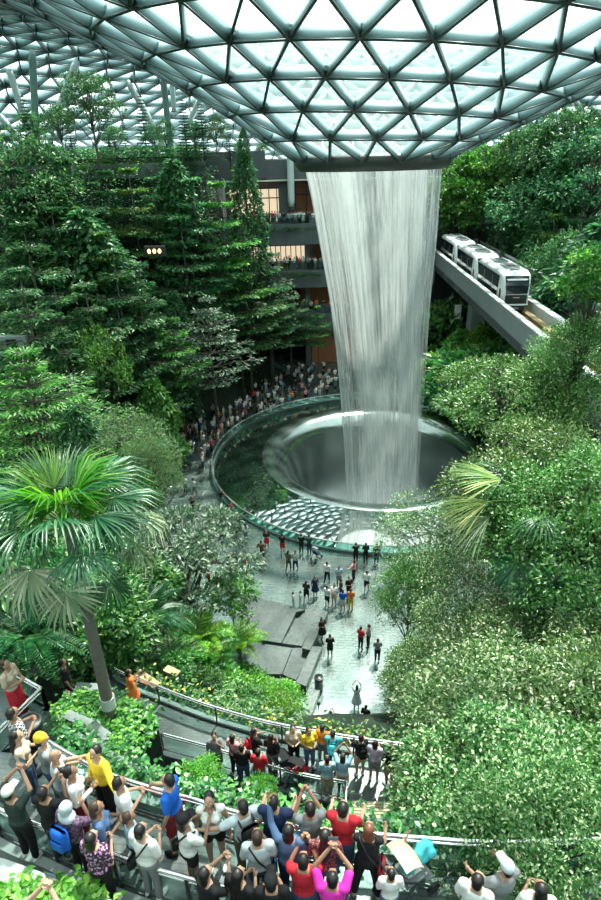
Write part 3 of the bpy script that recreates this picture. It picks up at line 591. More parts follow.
# ------------------------------------------------------------------ plants
GREEN = {
 'forest': leafmat('forest_leaf', (.024, .090, .040), (.058, .19, .068), (.17, .36, .125), .42, .4),
 'fresh': leafmat('fresh_leaf', (.04, .14, .03), (.09, .26, .05), (.22, .42, .09), .4, .4),
 'grey': leafmat('grey_leaf', (.035, .09, .05), (.10, .18, .10), (.42, .50, .38), .4, .3),
 'glossy': leafmat('glossy_leaf', (.035, .115, .022), (.095, .225, .042), (.34, .46, .20), .28, .35, .7),
 'cream': leafmat('cream_flecked_leaf', (.035, .115, .03), (.115, .25, .07), (.68, .74, .46), .3, .35, .6),  # random leaves turn cream; sunlit highlights are put into this pale tone
 'palm': leafmat('palm_leaf', (.014, .085, .035), (.036, .155, .055), (.12, .25, .11), .35, .35, .6),
 'palmnew': leafmat('young_palm_leaf', (.04, .18, .02), (.09, .28, .025), (.22, .42, .05), .35, .4, .5),
 'palmpale': leafmat('faded_palm_leaf', (.12, .20, .10), (.30, .36, .22), (.58, .58, .44), .45, .3, .4),
 'palmgold': leafmat('yellowed_palm_leaf', (.12, .30, .08), (.34, .42, .12), (.58, .56, .22), .45, .3, .4),
 'cover': leafmat('ground_leaf', (.02, .10, .025), (.05, .20, .04), (.20, .40, .10), .35, .35),
 'lime': leafmat('lime_leaf', (.07, .22, .025), (.16, .38, .05), (.36, .55, .13), .35, .4),
 'sage': leafmat('sage_leaf', (.05, .12, .045), (.11, .20, .075), (.26, .35, .16), .45, .35),
 'petal': leafmat('yellow_petal', (.55, .50, .06), (.75, .70, .12), (.9, .85, .3), .5, .3),
}
def unit(a): return a / np.maximum(np.linalg.norm(a, axis=1, keepdims=True), 1e-9)
class Leaves:
    def __init__(s): s.V = []; s.F = []; s.M = []; s.n = 0
    def add(s, P, D, U, ln, wd, fold=.18, droop=0.0, m=0, fine=False):
        """P bases, D directions, U up-normals, ln lengths, wd widths (arrays); pointed leaf folded along its midrib"""
        P = np.asarray(P, float); n = len(P); D = unit(np.asarray(D, float)); S = unit(np.cross(D, U)); Nn = np.cross(S, D)
        ln = np.broadcast_to(ln, n)[:, None]; wd = np.broadcast_to(wd, n)[:, None]
        mid = P + D * ln * .45 - Nn * 0; tip = P + D * ln - Nn * ln * droop; up = Nn * wd * fold
        if fine:
            a1 = P + D * ln * .28; a2 = P + D * ln * .62 - Nn * ln * droop * .35
            vs = np.stack([P, a1 + S * wd * .46 + up, a2 + S * wd * .40 + up, tip, a2 - S * wd * .40 + up, a1 - S * wd * .46 + up, (a1 + a2) / 2], 1); k = 7
            f = np.array([(0, 6, 1), (1, 6, 2), (2, 6, 3), (3, 6, 4), (4, 6, 5), (5, 6, 0)])
        else:
            vs = np.stack([P, mid + S * wd * .5 + up, tip, mid - S * wd * .5 + up], 1); k = 4; f = np.array([(0, 2, 1), (0, 3, 2)])
        s.V.append(vs.reshape(-1, 3)); s.F.append((np.arange(n)[:, None, None] * k + f[None] + s.n).reshape(-1, 3)); s.M.append(np.full(n * len(f), m)); s.n += n * k
    def mesh(s, name, mats): return np_mesh(name, np.concatenate(s.V), np.concatenate(s.F), mats, np.concatenate(s.M))
def sph(n, zmin=-1.0):
    v = unit(rng.normal(size=(n * 3, 3))); v = v[v[:, 2] > zmin]
    while len(v) < n: w_ = unit(rng.normal(size=(n * 3, 3))); v = np.concatenate([v, w_[w_[:, 2] > zmin]])
    return v[:n]
PROTO = {}
def proto(name, h, parts): PROTO[name] = (h, parts)     # parts: (part name, mesh)
def clump(lv, c, r, n, ln, wd, flat=.75, m=0, up=.8, fine=False, zmin=-.35):
    d = sph(n, zmin); rr = r * (rng.uniform(.35, 1.0, (n, 1)) ** .6); p = np.asarray(c) + d * rr * np.array([1, 1, flat])
    D = d + rng.normal(size=(n, 3)) * .55; D[:, 2] -= .15; U = np.array([0, 0, up]) + d * .5 + rng.normal(size=(n, 3)) * .35
    lv.add(p, D, U, ln * rng.uniform(.7, 1.25, n), wd * rng.uniform(.8, 1.2, n), droop=.15, m=m, fine=fine)
def broad(h, R, cz, rz, nc, nl, ln, wd, mat, bark='bark', lean=.3, cr=.9, trunk=.16, nb=9, fine=False, zmin=-.25, name='x', flat=.7):
    b = MB(); lv = Leaves(); tx, ty = rng.uniform(-lean, lean, 2); top = cz + rz * .35
    pts = [Vector((tx * (q / 5) ** 2 + rng.uniform(-.06, .06) * (q > 0), ty * (q / 5) ** 2, top * q / 5)) for q in range(6)]; b.tube(pts, [trunk * (1 - .13 * q) for q in range(6)], 8)
    cs = sph(nc, zmin); cen = cs * np.array([R, R, rz]) * rng.uniform(.72, 1.0, (nc, 1)) + np.array([tx, ty, cz])
    for i, c in enumerate(cen):
        clump(lv, c, cr * rng.uniform(.75, 1.2), nl, ln, wd, flat, fine=fine)
        if i < nb * 3:
            s = pts[3 + i % 3] - Vector((0, 0, .25 * top * (i % 2))); e = Vector(c); mid = s.lerp(e, .5) + Vector((0, 0, .12 * R)); b.tube([s, mid, e], [trunk * .4, trunk * .25, trunk * .08], 5)
    n_in = nl * nc // 12; clump(lv, (tx, ty, cz), R * .8, n_in, ln * 1.1, wd, rz / R)
    proto(name, cz + rz + cr * .6, [('trunk', b.mesh('trunk', M[bark], True)), ('foliage', lv.mesh('foliage', GREEN[mat]))])
def tiered(h, R, nt, nbr, nl, ln, wd, mat, name, z0=.28, bark='bark', rise=.10, top=.25, trunk=.14, gap=1.0, shape=1.25):
    b = MB(); lv = Leaves(); b.tube([(0, 0, 0), (.05, .03, h * .5), (0, 0, h * .98)], [trunk, trunk * .7, .03], 8)
    for k in range(nt):
        f = k / (nt - 1); z = h * (z0 + (1 - z0) * f ** .95) * .985; Rk = R * max(top * .6, (1 - f ** shape)) * rng.uniform(.82, 1.1) if k else R * .72; ph = rng.uniform(0, 6.28)
        for q in range(nbr):
            a = ph + 2 * math.pi * q / nbr + rng.uniform(-.25, .25); L_ = Rk * rng.uniform(.75, 1.12); dx, dy = math.cos(a), math.sin(a); rs = rise * L_
            b.tube([(0, 0, z), (dx * L_ * .5, dy * L_ * .5, z + rs * .7), (dx * L_, dy * L_, z + rs)], [.045, .03, .01], 4, cap=False)
            n = max(6, int(nl * (.35 + .65 * L_ / R))); t = rng.uniform(.12, 1.0, n) ** .7; side = rng.uniform(-1, 1, n); wl = side * (.10 + .36 * np.sin(np.pi * np.clip(t, 0, .93))) * L_ * gap
            P = np.stack([dx * L_ * t - dy * wl, dy * L_ * t + dx * wl, z + rs * t + rng.normal(size=n) * .05 - np.abs(wl) * .12], 1)
            D = np.stack([dx - dy * side * 1.1, dy + dx * side * 1.1, rng.normal(size=n) * .28], 1) + rng.normal(size=(n, 3)) * .25; U = np.array([0, 0, 1.0]) + rng.normal(size=(n, 3)) * .28
            lv.add(P, D, U, ln * rng.uniform(.7, 1.3, n), wd * rng.uniform(.8, 1.2, n), droop=.12)
    proto(name, h, [('trunk', b.mesh('trunk', M[bark], True)), ('foliage', lv.mesh('foliage', GREEN[mat]))])
def conif(h, R, name, mat='forest', nt=19, nl=80, ln=.42, wd=.10):
    b = MB(); lv = Leaves(); b.tube([(0, 0, 0), (0, 0, h)], [.13, .02], 7)
    for k in range(nt):
        f = k / (nt - 1); z = h * (.2 + .79 * f); L0 = R * (1 - f * .88); ph = rng.uniform(0, 6)
        for q in range(6):
            a = ph + q * math.pi / 3; dx, dy = math.cos(a), math.sin(a); L_ = L0 * rng.uniform(.8, 1.1); b.tube([(0, 0, z), (dx * L_, dy * L_, z + .16 * L_)], [.03, .008], 4, cap=False)
            t = rng.uniform(.15, 1, nl); side = np.sign(rng.uniform(-1, 1, nl)); P = np.stack([dx * L_ * t, dy * L_ * t, z + .16 * L_ * t], 1); D = np.stack([dx * .6 - dy * side, dy * .6 + dx * side, rng.uniform(-.35, .25, nl)], 1)
            lv.add(P, D, np.array([0, 0, 1.0]) + rng.normal(size=(nl, 3)) * .3, ln * (1 - .4 * f) * rng.uniform(.7, 1.2, nl), wd)
    proto(name, h, [('trunk', b.mesh('trunk', M['bark'], True)), ('foliage', lv.mesh('foliage', GREEN[mat]))])
def dense(h, R, name, mat='forest', n=4200, ln=.3, wd=.16):
    b = MB(); lv = Leaves(); b.tube([(0, 0, 0), (0, 0, h * .8)], [.12, .03], 7); z = rng.uniform(.06, 1, n) ** .9; a = rng.uniform(0, 6.28, n)
    prof = np.interp(z, [0, .12, .35, .7, .9, 1], [.5, .85, 1, .72, .4, .05]) * (1 + .16 * np.sin(a * 3 + z * 14) + .12 * np.sin(a * 5 - z * 23)); r = R * prof * rng.uniform(.7, 1.05, n)
    P = np.stack([r * np.cos(a), r * np.sin(a), z * h], 1); D = np.stack([np.cos(a), np.sin(a), rng.uniform(-.6, .3, n)], 1) + rng.normal(size=(n, 3)) * .35; U = np.stack([np.cos(a) * .6, np.sin(a) * .6, np.ones(n)], 1) + rng.normal(size=(n, 3)) * .3
    lv.add(P, D, U, ln * rng.uniform(.7, 1.3, n), wd, droop=.2); proto(name, h, [('trunk', b.mesh('trunk', M['bark'], True)), ('foliage', lv.mesh('foliage', GREEN[mat]))])
tiered(12, 3.8, 7, 9, 92, .36, .15, 'forest', 'tier1', rise=.06, shape=1.9, gap=1.15); tiered(11, 3.4, 6, 8, 100, .34, .14, 'forest', 'tier2', rise=.10, shape=1.8, gap=1.2); tiered(13, 3.5, 8, 8, 84, .34, .14, 'forest', 'tier3', z0=.24, rise=.03, shape=1.7, gap=1.15)
tiered(12, 3.7, 5, 9, 104, .34, .14, 'forest', 'plazatier', z0=.52, rise=.08, shape=1.8, gap=1.2); tiered(12, 3.5, 5, 9, 110, .30, .12, 'fresh', 'plazafresh', z0=.55, rise=.12, shape=2.0, gap=1.2); tiered(12, 3.5, 6, 9, 104, .32, .14, 'fresh', 'tierfresh', z0=.4, rise=.08, shape=2.0, gap=1.2)
tiered(11, 3.6, 7, 8, 80, .28, .10, 'grey', 'tiergrey', z0=.42, rise=.22, shape=2.2)
tiered(9, 4.4, 9, 9, 130, .30, .085, 'fresh', 'feather_big', z0=.2, rise=.25, shape=1.8, gap=1.15)
broad(9, 3.0, 6.4, 2.6, 46, 70, .30, .13, 'forest', name='round1', cr=1.0); broad(10, 3.2, 6.8, 2.9, 50, 70, .27, .14, 'forest', name='round2', cr=.95, zmin=-.6); broad(8, 2.6, 5.6, 2.2, 40, 76, .26, .12, 'fresh', name='roundfresh', cr=.85)
broad(12, 1.1, 10.6, 1.2, 26, 90, .22, .11, 'fresh', name='tallfresh', cr=.5, trunk=.1, nb=8, zmin=-.9); conif(11, 1.9, 'conif1'); conif(10, 1.4, 'conif2', nt=20); dense(7, 1.7, 'dense1'); dense(9, 1.5, 'dense2', n=4800); dense(5, 1.6, 'densefresh', 'fresh', 2600, .34, .2)
broad(7, 3.4, 4.6, 2.3, 70, 120, .20, .045, 'sage', name='fine1', cr=.85, nb=14, flat=.6); broad(6, 2.6, 4.2, 2.0, 46, 110, .20, .085, 'grey', name='fine2', cr=.62, nb=12, flat=.55)
broad(9, 4.2, 6.0, 3.6, 105, 290, .125, .062, 'cream', name='near1', cr=.95, trunk=.2, nb=14, fine=False, zmin=-.5); broad(9, 3.4, 6.2, 3.0, 90, 280, .13, .072, 'glossy', name='near2', cr=.85, trunk=.18, nb=12, zmin=-.6)
broad(7, 3.6, 5.2, 1.6, 64, 210, .17, .08, 'glossy', name='near3', cr=.85, trunk=.16, nb=12, zmin=-.4); broad(8, 2.6, 5.6, 3.0, 64, 210, .125, .058, 'cream', 'bark_pale', name='sparse', cr=.85, trunk=.1, nb=14, zmin=-.8)
broad(6, 1.3, 4.1, 1.9, 30, 60, .24, .12, 'fresh', name='slim', cr=.5, trunk=.06, nb=8, zmin=-.9); broad(2.6, 1.2, 1.4, .95, 26, 90, .20, .08, 'lime', name='bush1', cr=.5, trunk=.04, nb=6, zmin=-.5); broad(2.4, 1.2, 1.3, .85, 24, 90, .22, .10, 'cover', name='bush2', cr=.5, trunk=.04, nb=6, zmin=-.5)
broad(6.5, 2.1, 4.6, 1.7, 60, 290, .105, .055, 'cream', name='nearA', cr=.72, trunk=.12, nb=12, zmin=-.7); broad(6.5, 2.0, 4.6, 1.7, 58, 260, .115, .066, 'glossy', name='nearB', cr=.7, trunk=.12, nb=12, zmin=-.7); broad(6.5, 2.6, 4.9, 1.5, 66, 290, .105, .055, 'cream', name='nearC', cr=.72, trunk=.12, nb=12, zmin=-.5)
def plant(kind, loc, h, label, name='forest_tree', group=None, width=1.0, rz=None, cat='tree'):
    ph, parts = PROTO[kind]; s = h / ph; o = empty(name, loc, random.uniform(0, 6.28) if rz is None else rz, label, cat, group); o.scale = (s * width, s * width, s)
    for pn, me in parts: link(pn, me, o)
    return o
def tree(kind, px, py, Y, label, name='forest_tree', group=None, width=1.0, hmin=2.5, zb=None, hmax=17.0):
    p = at_y(px, py, Y); z = terr(ground(p.x, Y)) - .15 if zb is None else zb
    if p.z - z > hmax: z = p.z - hmax
    h = max(hmin, p.z - z); return plant(kind, (p.x, p.y, z), h, label, name, group, width)
# ---- left hillside forest: (kind, pixel of the top, distance, width, label)
GA, GB, GC = 'trees on the upper terrace', 'trees of the forest slope', 'trees along the plaza edge'
for kind, x, y, Y, w_, lab in (
 ('round2', 2, 118, 60, 1.0, 'dark bushy tree at the left edge beside the upright column'), ('conif1', 22, 96, 74, 1.1, 'slender dark tree just left of the dark upright column'), ('round1', 55, 100, 72, .8, 'bushy tree between the upright column and the right-leaning column'),
 ('round2', 84, 66, 70, 1.05, 'tall dark leafy tree right of the right-leaning column'), ('conif2', 66, 112, 76, 1.0, 'small conifer behind the right-leaning pale column'), ('conif1', 103, 102, 78, 1.1, 'thin conifer with a bare trunk left of the bright gap'), ('conif2', 122, 118, 79, 1.0, 'small conifer in front of the bright lattice gap'),
 ('conif1', 140, 96, 78, 1.2, 'conifer standing under the left-leaning pale column'), ('round1', 150, 122, 77, .7, 'low bushy tree at the foot of the left-leaning column'), ('conif2', 182, 100, 72, 1.2, 'dark conifer just right of the upright dark column'), ('conif1', 200, 104, 74, 1.3, 'tall conifer below the edge of the roof funnel'),
 ('round2', 30, 108, 75, .8, 'dark bushy tree just left of the dark upright column'), ('round1', 112, 122, 74.5, .7, 'low bushy tree left of the bright lattice gap'), ('round2', 163, 116, 75, .6, 'bushy tree between the two columns at centre left'), ('round1', 192, 118, 74.5, .7, 'bushy tree right of the dark upright column'), ('round1', 238, 140, 75, .6, 'low bushy tree near the balcony building roof'),
 ('round2', 214, 112, 74, .8, 'dark bushy tree right of the tall conifer under the funnel'), ('conif2', 228, 124, 75, 1.2, 'conifer near the end of the upper terrace'), ('dense2', 243, 128, 74, 1.0, 'dark columnar tree at the right end of the upper terrace'), ('round1', 262, 142, 86, .9, 'tree on the roof of the balcony building')):
    tree(kind, x, y, Y, lab, 'terrace_tree', GA, w_, zb=24.9 if Y > 69 else None)
for kind, x, y, Y, w_, lab in (
 ('tier1', 12, 168, 58, 1.0, 'dark layered tree at the left edge below the columns'), ('dense1', 38, 176, 60, 1.2, 'dense dark tree below the foot of the upright column'), ('tier2', 62, 158, 64, 1.0, 'dark layered tree under the right-leaning column'), ('tier2', 88, 182, 66, .9, 'layered tree in the upper middle of the forest slope'),
 ('tier1', 104, 170, 68, .9, 'layered tree just below the terrace edge at centre left'), ('tierfresh', 128, 168, 68, .9, 'yellow green layered tree below the bright gap in the terrace'), ('tier3', 152, 176, 66, .9, 'layered tree below the left-leaning pale column'), ('dense2', 172, 160, 68, 1.1, 'dark creeper-like columnar tree under the upright dark column'),
 ('tier2', 192, 178, 66, .9, 'layered tree high on the slope below the roof edge'), ('tierfresh', 216, 182, 67, .85, 'yellow green layered tree left of the columnar creeper tree'), ('dense2', 243, 150, 71, .75, 'tall creeper-covered columnar tree left of the balconies'), ('tiergrey', 252, 230, 72, .9, 'pale green layered tree in front of the lower balconies'),
 ('tier1', 22, 222, 52, 1.0, 'large dark layered tree at left at the height of the wall lights'), ('tier3', 50, 206, 56, 1.0, 'bluish dark layered tree left of the slope'), ('dense1', 80, 212, 58, 1.2, 'dark ivy-like mound tree left of the wall lights'), ('tierfresh', 100, 232, 56, .7, 'fresh green layered tree left of the wall lights'), ('tier1', 112, 250, 54, .95, 'broad layered tree below and left of the wall lights'),
 ('tier3', 138, 262, 56, .95, 'dark layered tree directly below the wall lights'), ('tier2', 180, 216, 64, 1.0, 'layered tree right of the wall lights'), ('tier1', 206, 222, 66, .9, 'broad layered tree high right of the wall lights'), ('plazafresh', 234, 258, 67, 1.0, 'bright yellow green layered tree above the plaza crowd'), ('plazatier', 266, 252, 71, .85, 'layered tree beside the middle balcony'),
 ('tier1', 18, 268, 46, 1.0, 'dark bushy tree above the grey wall opening at left'), ('tier1', 52, 276, 50, 1.0, 'layered tree at left centre of the slope'), ('tier2', 84, 284, 50, 1.0, 'layered tree in the middle of the left slope'), ('roundfresh', 92, 322, 48, .5, 'small bright green leafy tree in the dark of the slope'), ('tier3', 116, 300, 52, .95, 'layered tree above the bright small tree'),
 ('tier1', 140, 304, 53, .8, 'dark layered tree in the lower middle of the slope'), ('dense2', 172, 292, 60, .8, 'narrow dark tree beside the pale umbrella tree'), ('tier2', 60, 330, 45, .9, 'dark layered tree above the feathery tree at left')):
    tree(kind, x, y, Y, lab, 'forest_tree', GB, w_)
for kind, x, y, Y, w_, lab in (
 ('tiergrey', 206, 298, 58, 1.0, 'pale feathery umbrella tree with a bare trunk above the plaza crowd'), ('plazafresh', 172, 318, 55, .8, 'layered tree with light tips left of the pale umbrella tree'), ('plazatier', 152, 330, 54, .9, 'layered tree at the lower left edge of the plaza crowd'), ('plazatier', 245, 278, 66, .95, 'dark layered tree in the middle of the plaza edge'), ('plazatier', 270, 290, 69, .85, 'grey green layered tree at the plaza edge'),
 ('plazatier', 289, 284, 72, .8, 'layered tree left of the brown wall behind the crowd'), ('plazatier', 305, 300, 73, .7, 'layered tree nearest the waterfall on its left'), ('plazafresh', 318, 306, 72, .6, 'small fresh green tree beside the left side of the waterfall'), ('densefresh', 152, 380, 50, .7, 'low bright shrub tree under the pale umbrella tree')):
    tree(kind, x, y, Y, lab, 'plaza_tree', GC, w_)
for kind, x, y, Y, w_, lab in (
 ('feather_big', 22, 352, 36, 1.1, 'big feathery grey green tree at the left edge above the fan palm'), ('tiergrey', 66, 380, 37, .8, 'feathery tree right of the big feathery tree at left'), ('fine1', 112, 408, 35, .8, 'fine-leaved yellow green tree left of the plaza'), ('fine1', 140, 432, 32, .45, 'fine-leaved tree behind the fan palm'), ('dense1', 72, 408, 34, .8, 'dark columnar tree behind the top of the fan palm'),
 ('fine2', 168, 508, 25.5, .85, 'grey leaved sparse tree with thin trunk right of the fan palm'), ('roundfresh', 128, 462, 31, .7, 'leafy tree at the plaza edge right of the fan palm'), ('round1', 30, 560, 21, .8, 'dark bushy tree behind the trunk of the fan palm'), ('tier2', 105, 560, 24, .7, 'dark layered tree right of the fan palm trunk'), ('round2', 60, 520, 25, .9, 'dark tree under the crown of the fan palm'), ('dense1', 5, 470, 28, 1.2, 'dark shrub tree at the left edge beside the fan palm')):
    tree(kind, x, y, Y, lab, 'forest_tree', 'trees near the fan palm', w_, hmin=4)
# ---- right hillside forest
for kind, x, y, Y, w_, lab in (
 ('slim', 458, 152, 86, 1.0, 'slender tree just right of the top of the waterfall'), ('slim', 474, 146, 86, 1.0, 'thin trunked tree right of the waterfall top'), ('slim', 490, 138, 88, 1.1, 'tree with a pale bare trunk right of the waterfall'), ('slim', 508, 128, 85, 1.0, 'slim tree left of the bright gap at upper right'), ('round1', 523, 118, 84, .7, 'dark tree beside the bright gap at upper right'), ('dense2', 550, 128, 78, 1.1, 'creeper-covered columnar tree at upper right'),
 ('round2', 566, 98, 80, .9, 'dark bushy tree under the short strut at upper right'), ('round1', 590, 100, 76, 1.0, 'dark bushy tree at the upper right edge'), ('round2', 604, 120, 70, 1.0, 'big dark tree cut by the right edge')):
    tree(kind, x, y, Y, lab, 'terrace_tree', 'trees on the right terrace', w_)
for kind, x, y, Y, w_, lab in (
 ('round1', 540, 168, 76, 1.0, 'bushy tree on the slope right of the portal'), ('dense2', 563, 160, 72, 1.1, 'dark creeper tree on the right slope'), ('tier1', 588, 178, 68, .9, 'layered tree on the right slope near the edge'), ('round2', 525, 200, 80, .7, 'dark tree right of the train portal'), ('tierfresh', 556, 214, 68, .7, 'fresh layered tree beside the track at right'), ('round1', 580, 222, 60, .8, 'leafy tree beside the right parapet of the track'), ('dense1', 602, 226, 54, 1.2, 'dark tree at the right edge above the track'),
 ('dense2', 640, 215, 60, .8, 'dark columnar tree cut by the right edge above the track')):
    tree(kind, x, y, Y, lab, 'forest_tree', 'trees beside the train track', w_)
for k, (kind, x, y, Y, w_, lab) in enumerate((('densefresh', 462, 330, 66, 1.0, 'bright fern-like shrub on the slope under the track'), ('bush2', 446, 300, 76, 1.0, 'low shrub beside the white panel under the track'), ('bush1', 486, 322, 66, 1.0, 'low shrub right of the white panel under the track'), ('bush2', 470, 348, 60, 1.3, 'dark shrub under the track above the big right tree'), ('dense1', 440, 310, 78, .8, 'dark shrub tree just right of the waterfall'), ('bush2', 500, 345, 56, 1.3, 'shrub under the track near the parapet'), ('bush1', 452, 345, 64, 1.1, 'small shrub left of the bright fern-like shrub'))):
    tree(kind, x, y, Y, lab, 'shrub', 'shrubs under the track', w_, hmin=1.6)
# ---- near trees at right
NR = 'big trees at the right'
def near(kind, px, py, Y, h, w_, lab):
    p = at_y(px, py, Y); return plant(kind, (p.x, p.y, p.z - h), h, lab, 'broadleaf_tree', NR, w_)
near('near3', 514, 353, 25, 7.5, .9, 'broad glossy tree hiding the end of the train track'); near('nearB', 592, 310, 24, 7.0, .9, 'glossy tree at the right edge beside the track'); near('near2', 566, 418, 18.5, 10.5, .95, 'bright glossy green tree behind the yellowed fan palm')
near('near2', 622, 450, 15, 10, .9, 'glossy green tree cut by the right edge of the picture'); near('sparse', 432, 492, 24, 9, .95, 'sparse pale tree in front of the right side of the pool'); near('sparse', 474, 540, 20.5, 9, .9, 'thin pale-leaved tree below the yellowed palm fronds')
near('near1', 496, 602, 14.5, 9.5, .78, 'cream speckled tree over the right end of the middle walkway'); near('near1', 566, 606, 12.5, 9.5, .9, 'large cream speckled tree at the lower right'); near('nearB', 598, 660, 9.5, 7, 1.0, 'dark green tree in the lower right corner')
near('nearA', 508, 674, 9.6, 7, 1.0, 'pale leafy tree over the right end of the lower walkway'); near('nearC', 560, 690, 8.2, 7, 1.0, 'cream speckled tree above the lower right walkway'); near('nearB', 610, 760, 6.6, 6.5, .9, 'dark leafy tree at the bottom right edge'); near('nearB', 416, 640, 18, 7, .6, 'small dark glossy tree beside the plaza at right')
near('nearB', 412, 566, 22, 6.2, .8, 'glossy tree at the right edge of the plaza'); near('nearA', 456, 756, 7.4, 6.3, .5, 'low leafy tree beside the stroller on the lower walkway'); near('nearA', 505, 752, 6.5, 6.5, .85, 'pale leafy tree hanging over the people at the bottom right'); near('nearC', 575, 800, 5.4, 6.5, .7, 'cream speckled branches over the bottom right corner')
near('tallfresh', 603, 238, 24, 12, 1.0, 'bright yellow green tree at the right edge above the track')
# ---- fan palms
def fan_mesh(name, r, span, nseg, mat, droop, split=.45):
    lv = Leaves(); a = np.linspace(-span / 2, span / 2, nseg) + rng.normal(size=nseg) * .02; n = nseg
    D = np.stack([np.sin(a), np.cos(a), -.10 - .16 * np.abs(a) + rng.normal(size=n) * .05], 1); ln = r * (.82 + .18 * np.cos(a * .9)) * rng.uniform(.92, 1.05, n); D = unit(D)
    S = np.stack([np.cos(a), -np.sin(a), np.zeros(n)], 1); w_ = r * span / nseg; V = []; Fc = []
    for i in range(n):
        st = len(V)
        for t, ww, dz in ((0.02, .04, 0), (split, .50, 0), (.75, .40, -.05), (1.0, .06, -.30 * droop - .05)):
            c = D[i] * ln[i] * t + np.array([0, 0, dz * ln[i]]); wv = S[i] * w_ * ww * (t if t < split else split) * 1.05
            V += [c - wv, c + np.array([0, 0, -w_ * .14 * (1 if .1 < t < .9 else .1)]), c + wv]
        for q in range(3): Fc += [(st + q * 3, st + q * 3 + 1, st + q * 3 + 4, st + q * 3 + 3), (st + q * 3 + 1, st + q * 3 + 2, st + q * 3 + 5, st + q * 3 + 4)]
    return np_mesh(name, V, Fc, GREEN[mat])
FAN = {m: [fan_mesh('fan_blade', 1.0, s, 30, m, d) for s, d in ((4.6, .8), (4.0, 1.2), (3.4, .5), (1.7, .3))] for m in ('palm', 'palmnew', 'palmpale', 'palmgold')}
def fan_palm(base, top, R, fronds, label, trunk=.15, name='fan_palm'):
    o = empty(name, base, label=label, cat='palm'); T = Vector(top) - Vector(base); b = MB()
    pts = [Vector((T.x * (q / 10) ** 1.3, T.y * (q / 10) ** 1.3, T.z * q / 10)) for q in range(11)]; b.tube(pts, [trunk * (1.25 if q == 0 else 1.0 - .03 * q) for q in range(11)], 12); b.build('trunk', M['palm_bark'], o, True)
    for az, el, ln, mat, k, sc in fronds:
        d = Vector((math.cos(az) * math.cos(el), math.sin(az) * math.cos(el), math.sin(el))); L_ = ln * R; sag = Vector((0, 0, -.22 * L_ * math.cos(el)))
        p1 = T + d * L_ * .5; p2 = T + d * L_ + sag; b = MB(); b.tube([T * .985, p1, p2], [.03, .022, .016], 5); fr = b.build('frond', M['palm_stem'], o, True)
        dd = (p2 - p1).normalized(); bl = link('blade', FAN[mat][k if k == 3 else k % 3], fr); y = dd; x = y.cross(Vector((0, 0, 1)))
        if x.length < .05: x = Vector((1, 0, 0))
        x.normalize(); z = x.cross(y); s = sc * R; bl.matrix_local = Matrix(((x.x * s, y.x * s, z.x * s, p2.x), (x.y * s, y.y * s, z.y * s, p2.y), (x.z * s, y.z * s, z.z * s, p2.z), (0, 0, 0, 1)))
    return o
M['palm_stem'] = pbr('palm_stem', (.16, .24, .08), .5)
fr = []
for k in range(9): fr.append((k * .70 + .2, 1.15 - .05 * (k % 3), .45, 'palmnew' if k % 3 != 2 else 'palm', k, .62))
for k in range(9): fr.append((k * .698 + .1, .58 + .16 * (k % 2), .74, 'palm', k, .62))
for k in range(9): fr.append((k * .698 + .35, .08 + .17 * (k % 3), .86, 'palm' if k % 3 else 'palmpale', k + 1, .54))
for k in range(8): fr.append((k * .785 + .2, -.42 - .3 * (k % 2), .84, ('palmpale', 'palm')[k % 2], k, .48))
pb = at_z(113, 724, 12.85); pt_ = at_y(66, 520, pb.y + .2)
fan_palm(pb, pt_, 1.75, fr, 'tall fan palm with a slender leaning trunk in the planter at left', .16)
b = MB(); b.tube([pb + (pt_ - pb) * .10, pb + (pt_ - pb) * .155], .185, 14); tag(b.build('trunk_wrap', M['concrete_pale']), 'pale band wrapped around the trunk of the left fan palm', 'wrap')
fr = [(3.0, .70, .85, 'palmgold', 3, .72), (3.1, .34, .85, 'palmgold', 3, .72), (3.2, .12, .80, 'palmpale', 3, .70), (3.9, -.5, .8, 'palm', 0, .55), (4.5, -.62, .75, 'palm', 1, .55), (5.2, -.35, .8, 'palm', 2, .55), (2.4, .6, .8, 'palm', 0, .55), (1.2, .7, .7, 'palm', 1, .5), (.2, .4, .8, 'palm', 2, .55), (4.2, .5, .6, 'palm', 0, .5), (5.6, .6, .6, 'palmnew', 1, .5)]
q = at_y(548, 508, 16.0); fan_palm((q.x + .1, q.y, q.z - 6.5), q, 2.3, fr, 'fan palm with yellowed fronds poking out of the right trees', .17)
# ---- feather leaved rosettes
def frond_mesh(L_, n, ll, mat, arch):
    lv = Leaves(); t = np.linspace(.12, 1, n); x = L_ * t; z = L_ * (arch * t - arch * 1.15 * t ** 2); w_ = ll * np.sin(np.pi * np.clip(t, .1, .96)) ** .6
    for s in (-1, 1): lv.add(np.stack([x, np.zeros(n), z], 1), np.stack([np.full(n, .55), np.full(n, s * 1.0), np.full(n, .25)], 1), np.tile([0, 0, 1.0], (n, 1)), w_, ll * .17, droop=.25)
    st = np.stack([x[::3], 0 * x[::3], z[::3]], 1); lv.add(st[:-1], st[1:] - st[:-1], np.tile([0, 0, 1.0], (len(st) - 1, 1)), L_ / len(st) * 1.3, .03)
    return lv.mesh('frond', GREEN[mat])
FE = [frond_mesh(1.5, 26, .38, 'cover', .9), frond_mesh(1.4, 24, .34, 'lime', .8), frond_mesh(1.6, 30, .30, 'palm', 1.1)]
def rosette(px, py, z, n, sc, k, label, h=.3):
    p = at_z(px, py, z); o = empty('feather_palm', p, random.random() * 6, label, 'palm', 'feather leaved palms'); b = MB(); b.tube([(0, 0, -.4), (0, 0, h)], [.12, .1], 8); b.build('stem', M['palm_bark'], o)
    for q in range(n):
        f = link('frond', FE[k], o); f.location = (0, 0, h); f.scale = (sc,) * 3; f.rotation_euler = (0, -random.uniform(.15, 1.0), q * 2.4 + random.uniform(-.2, .2))
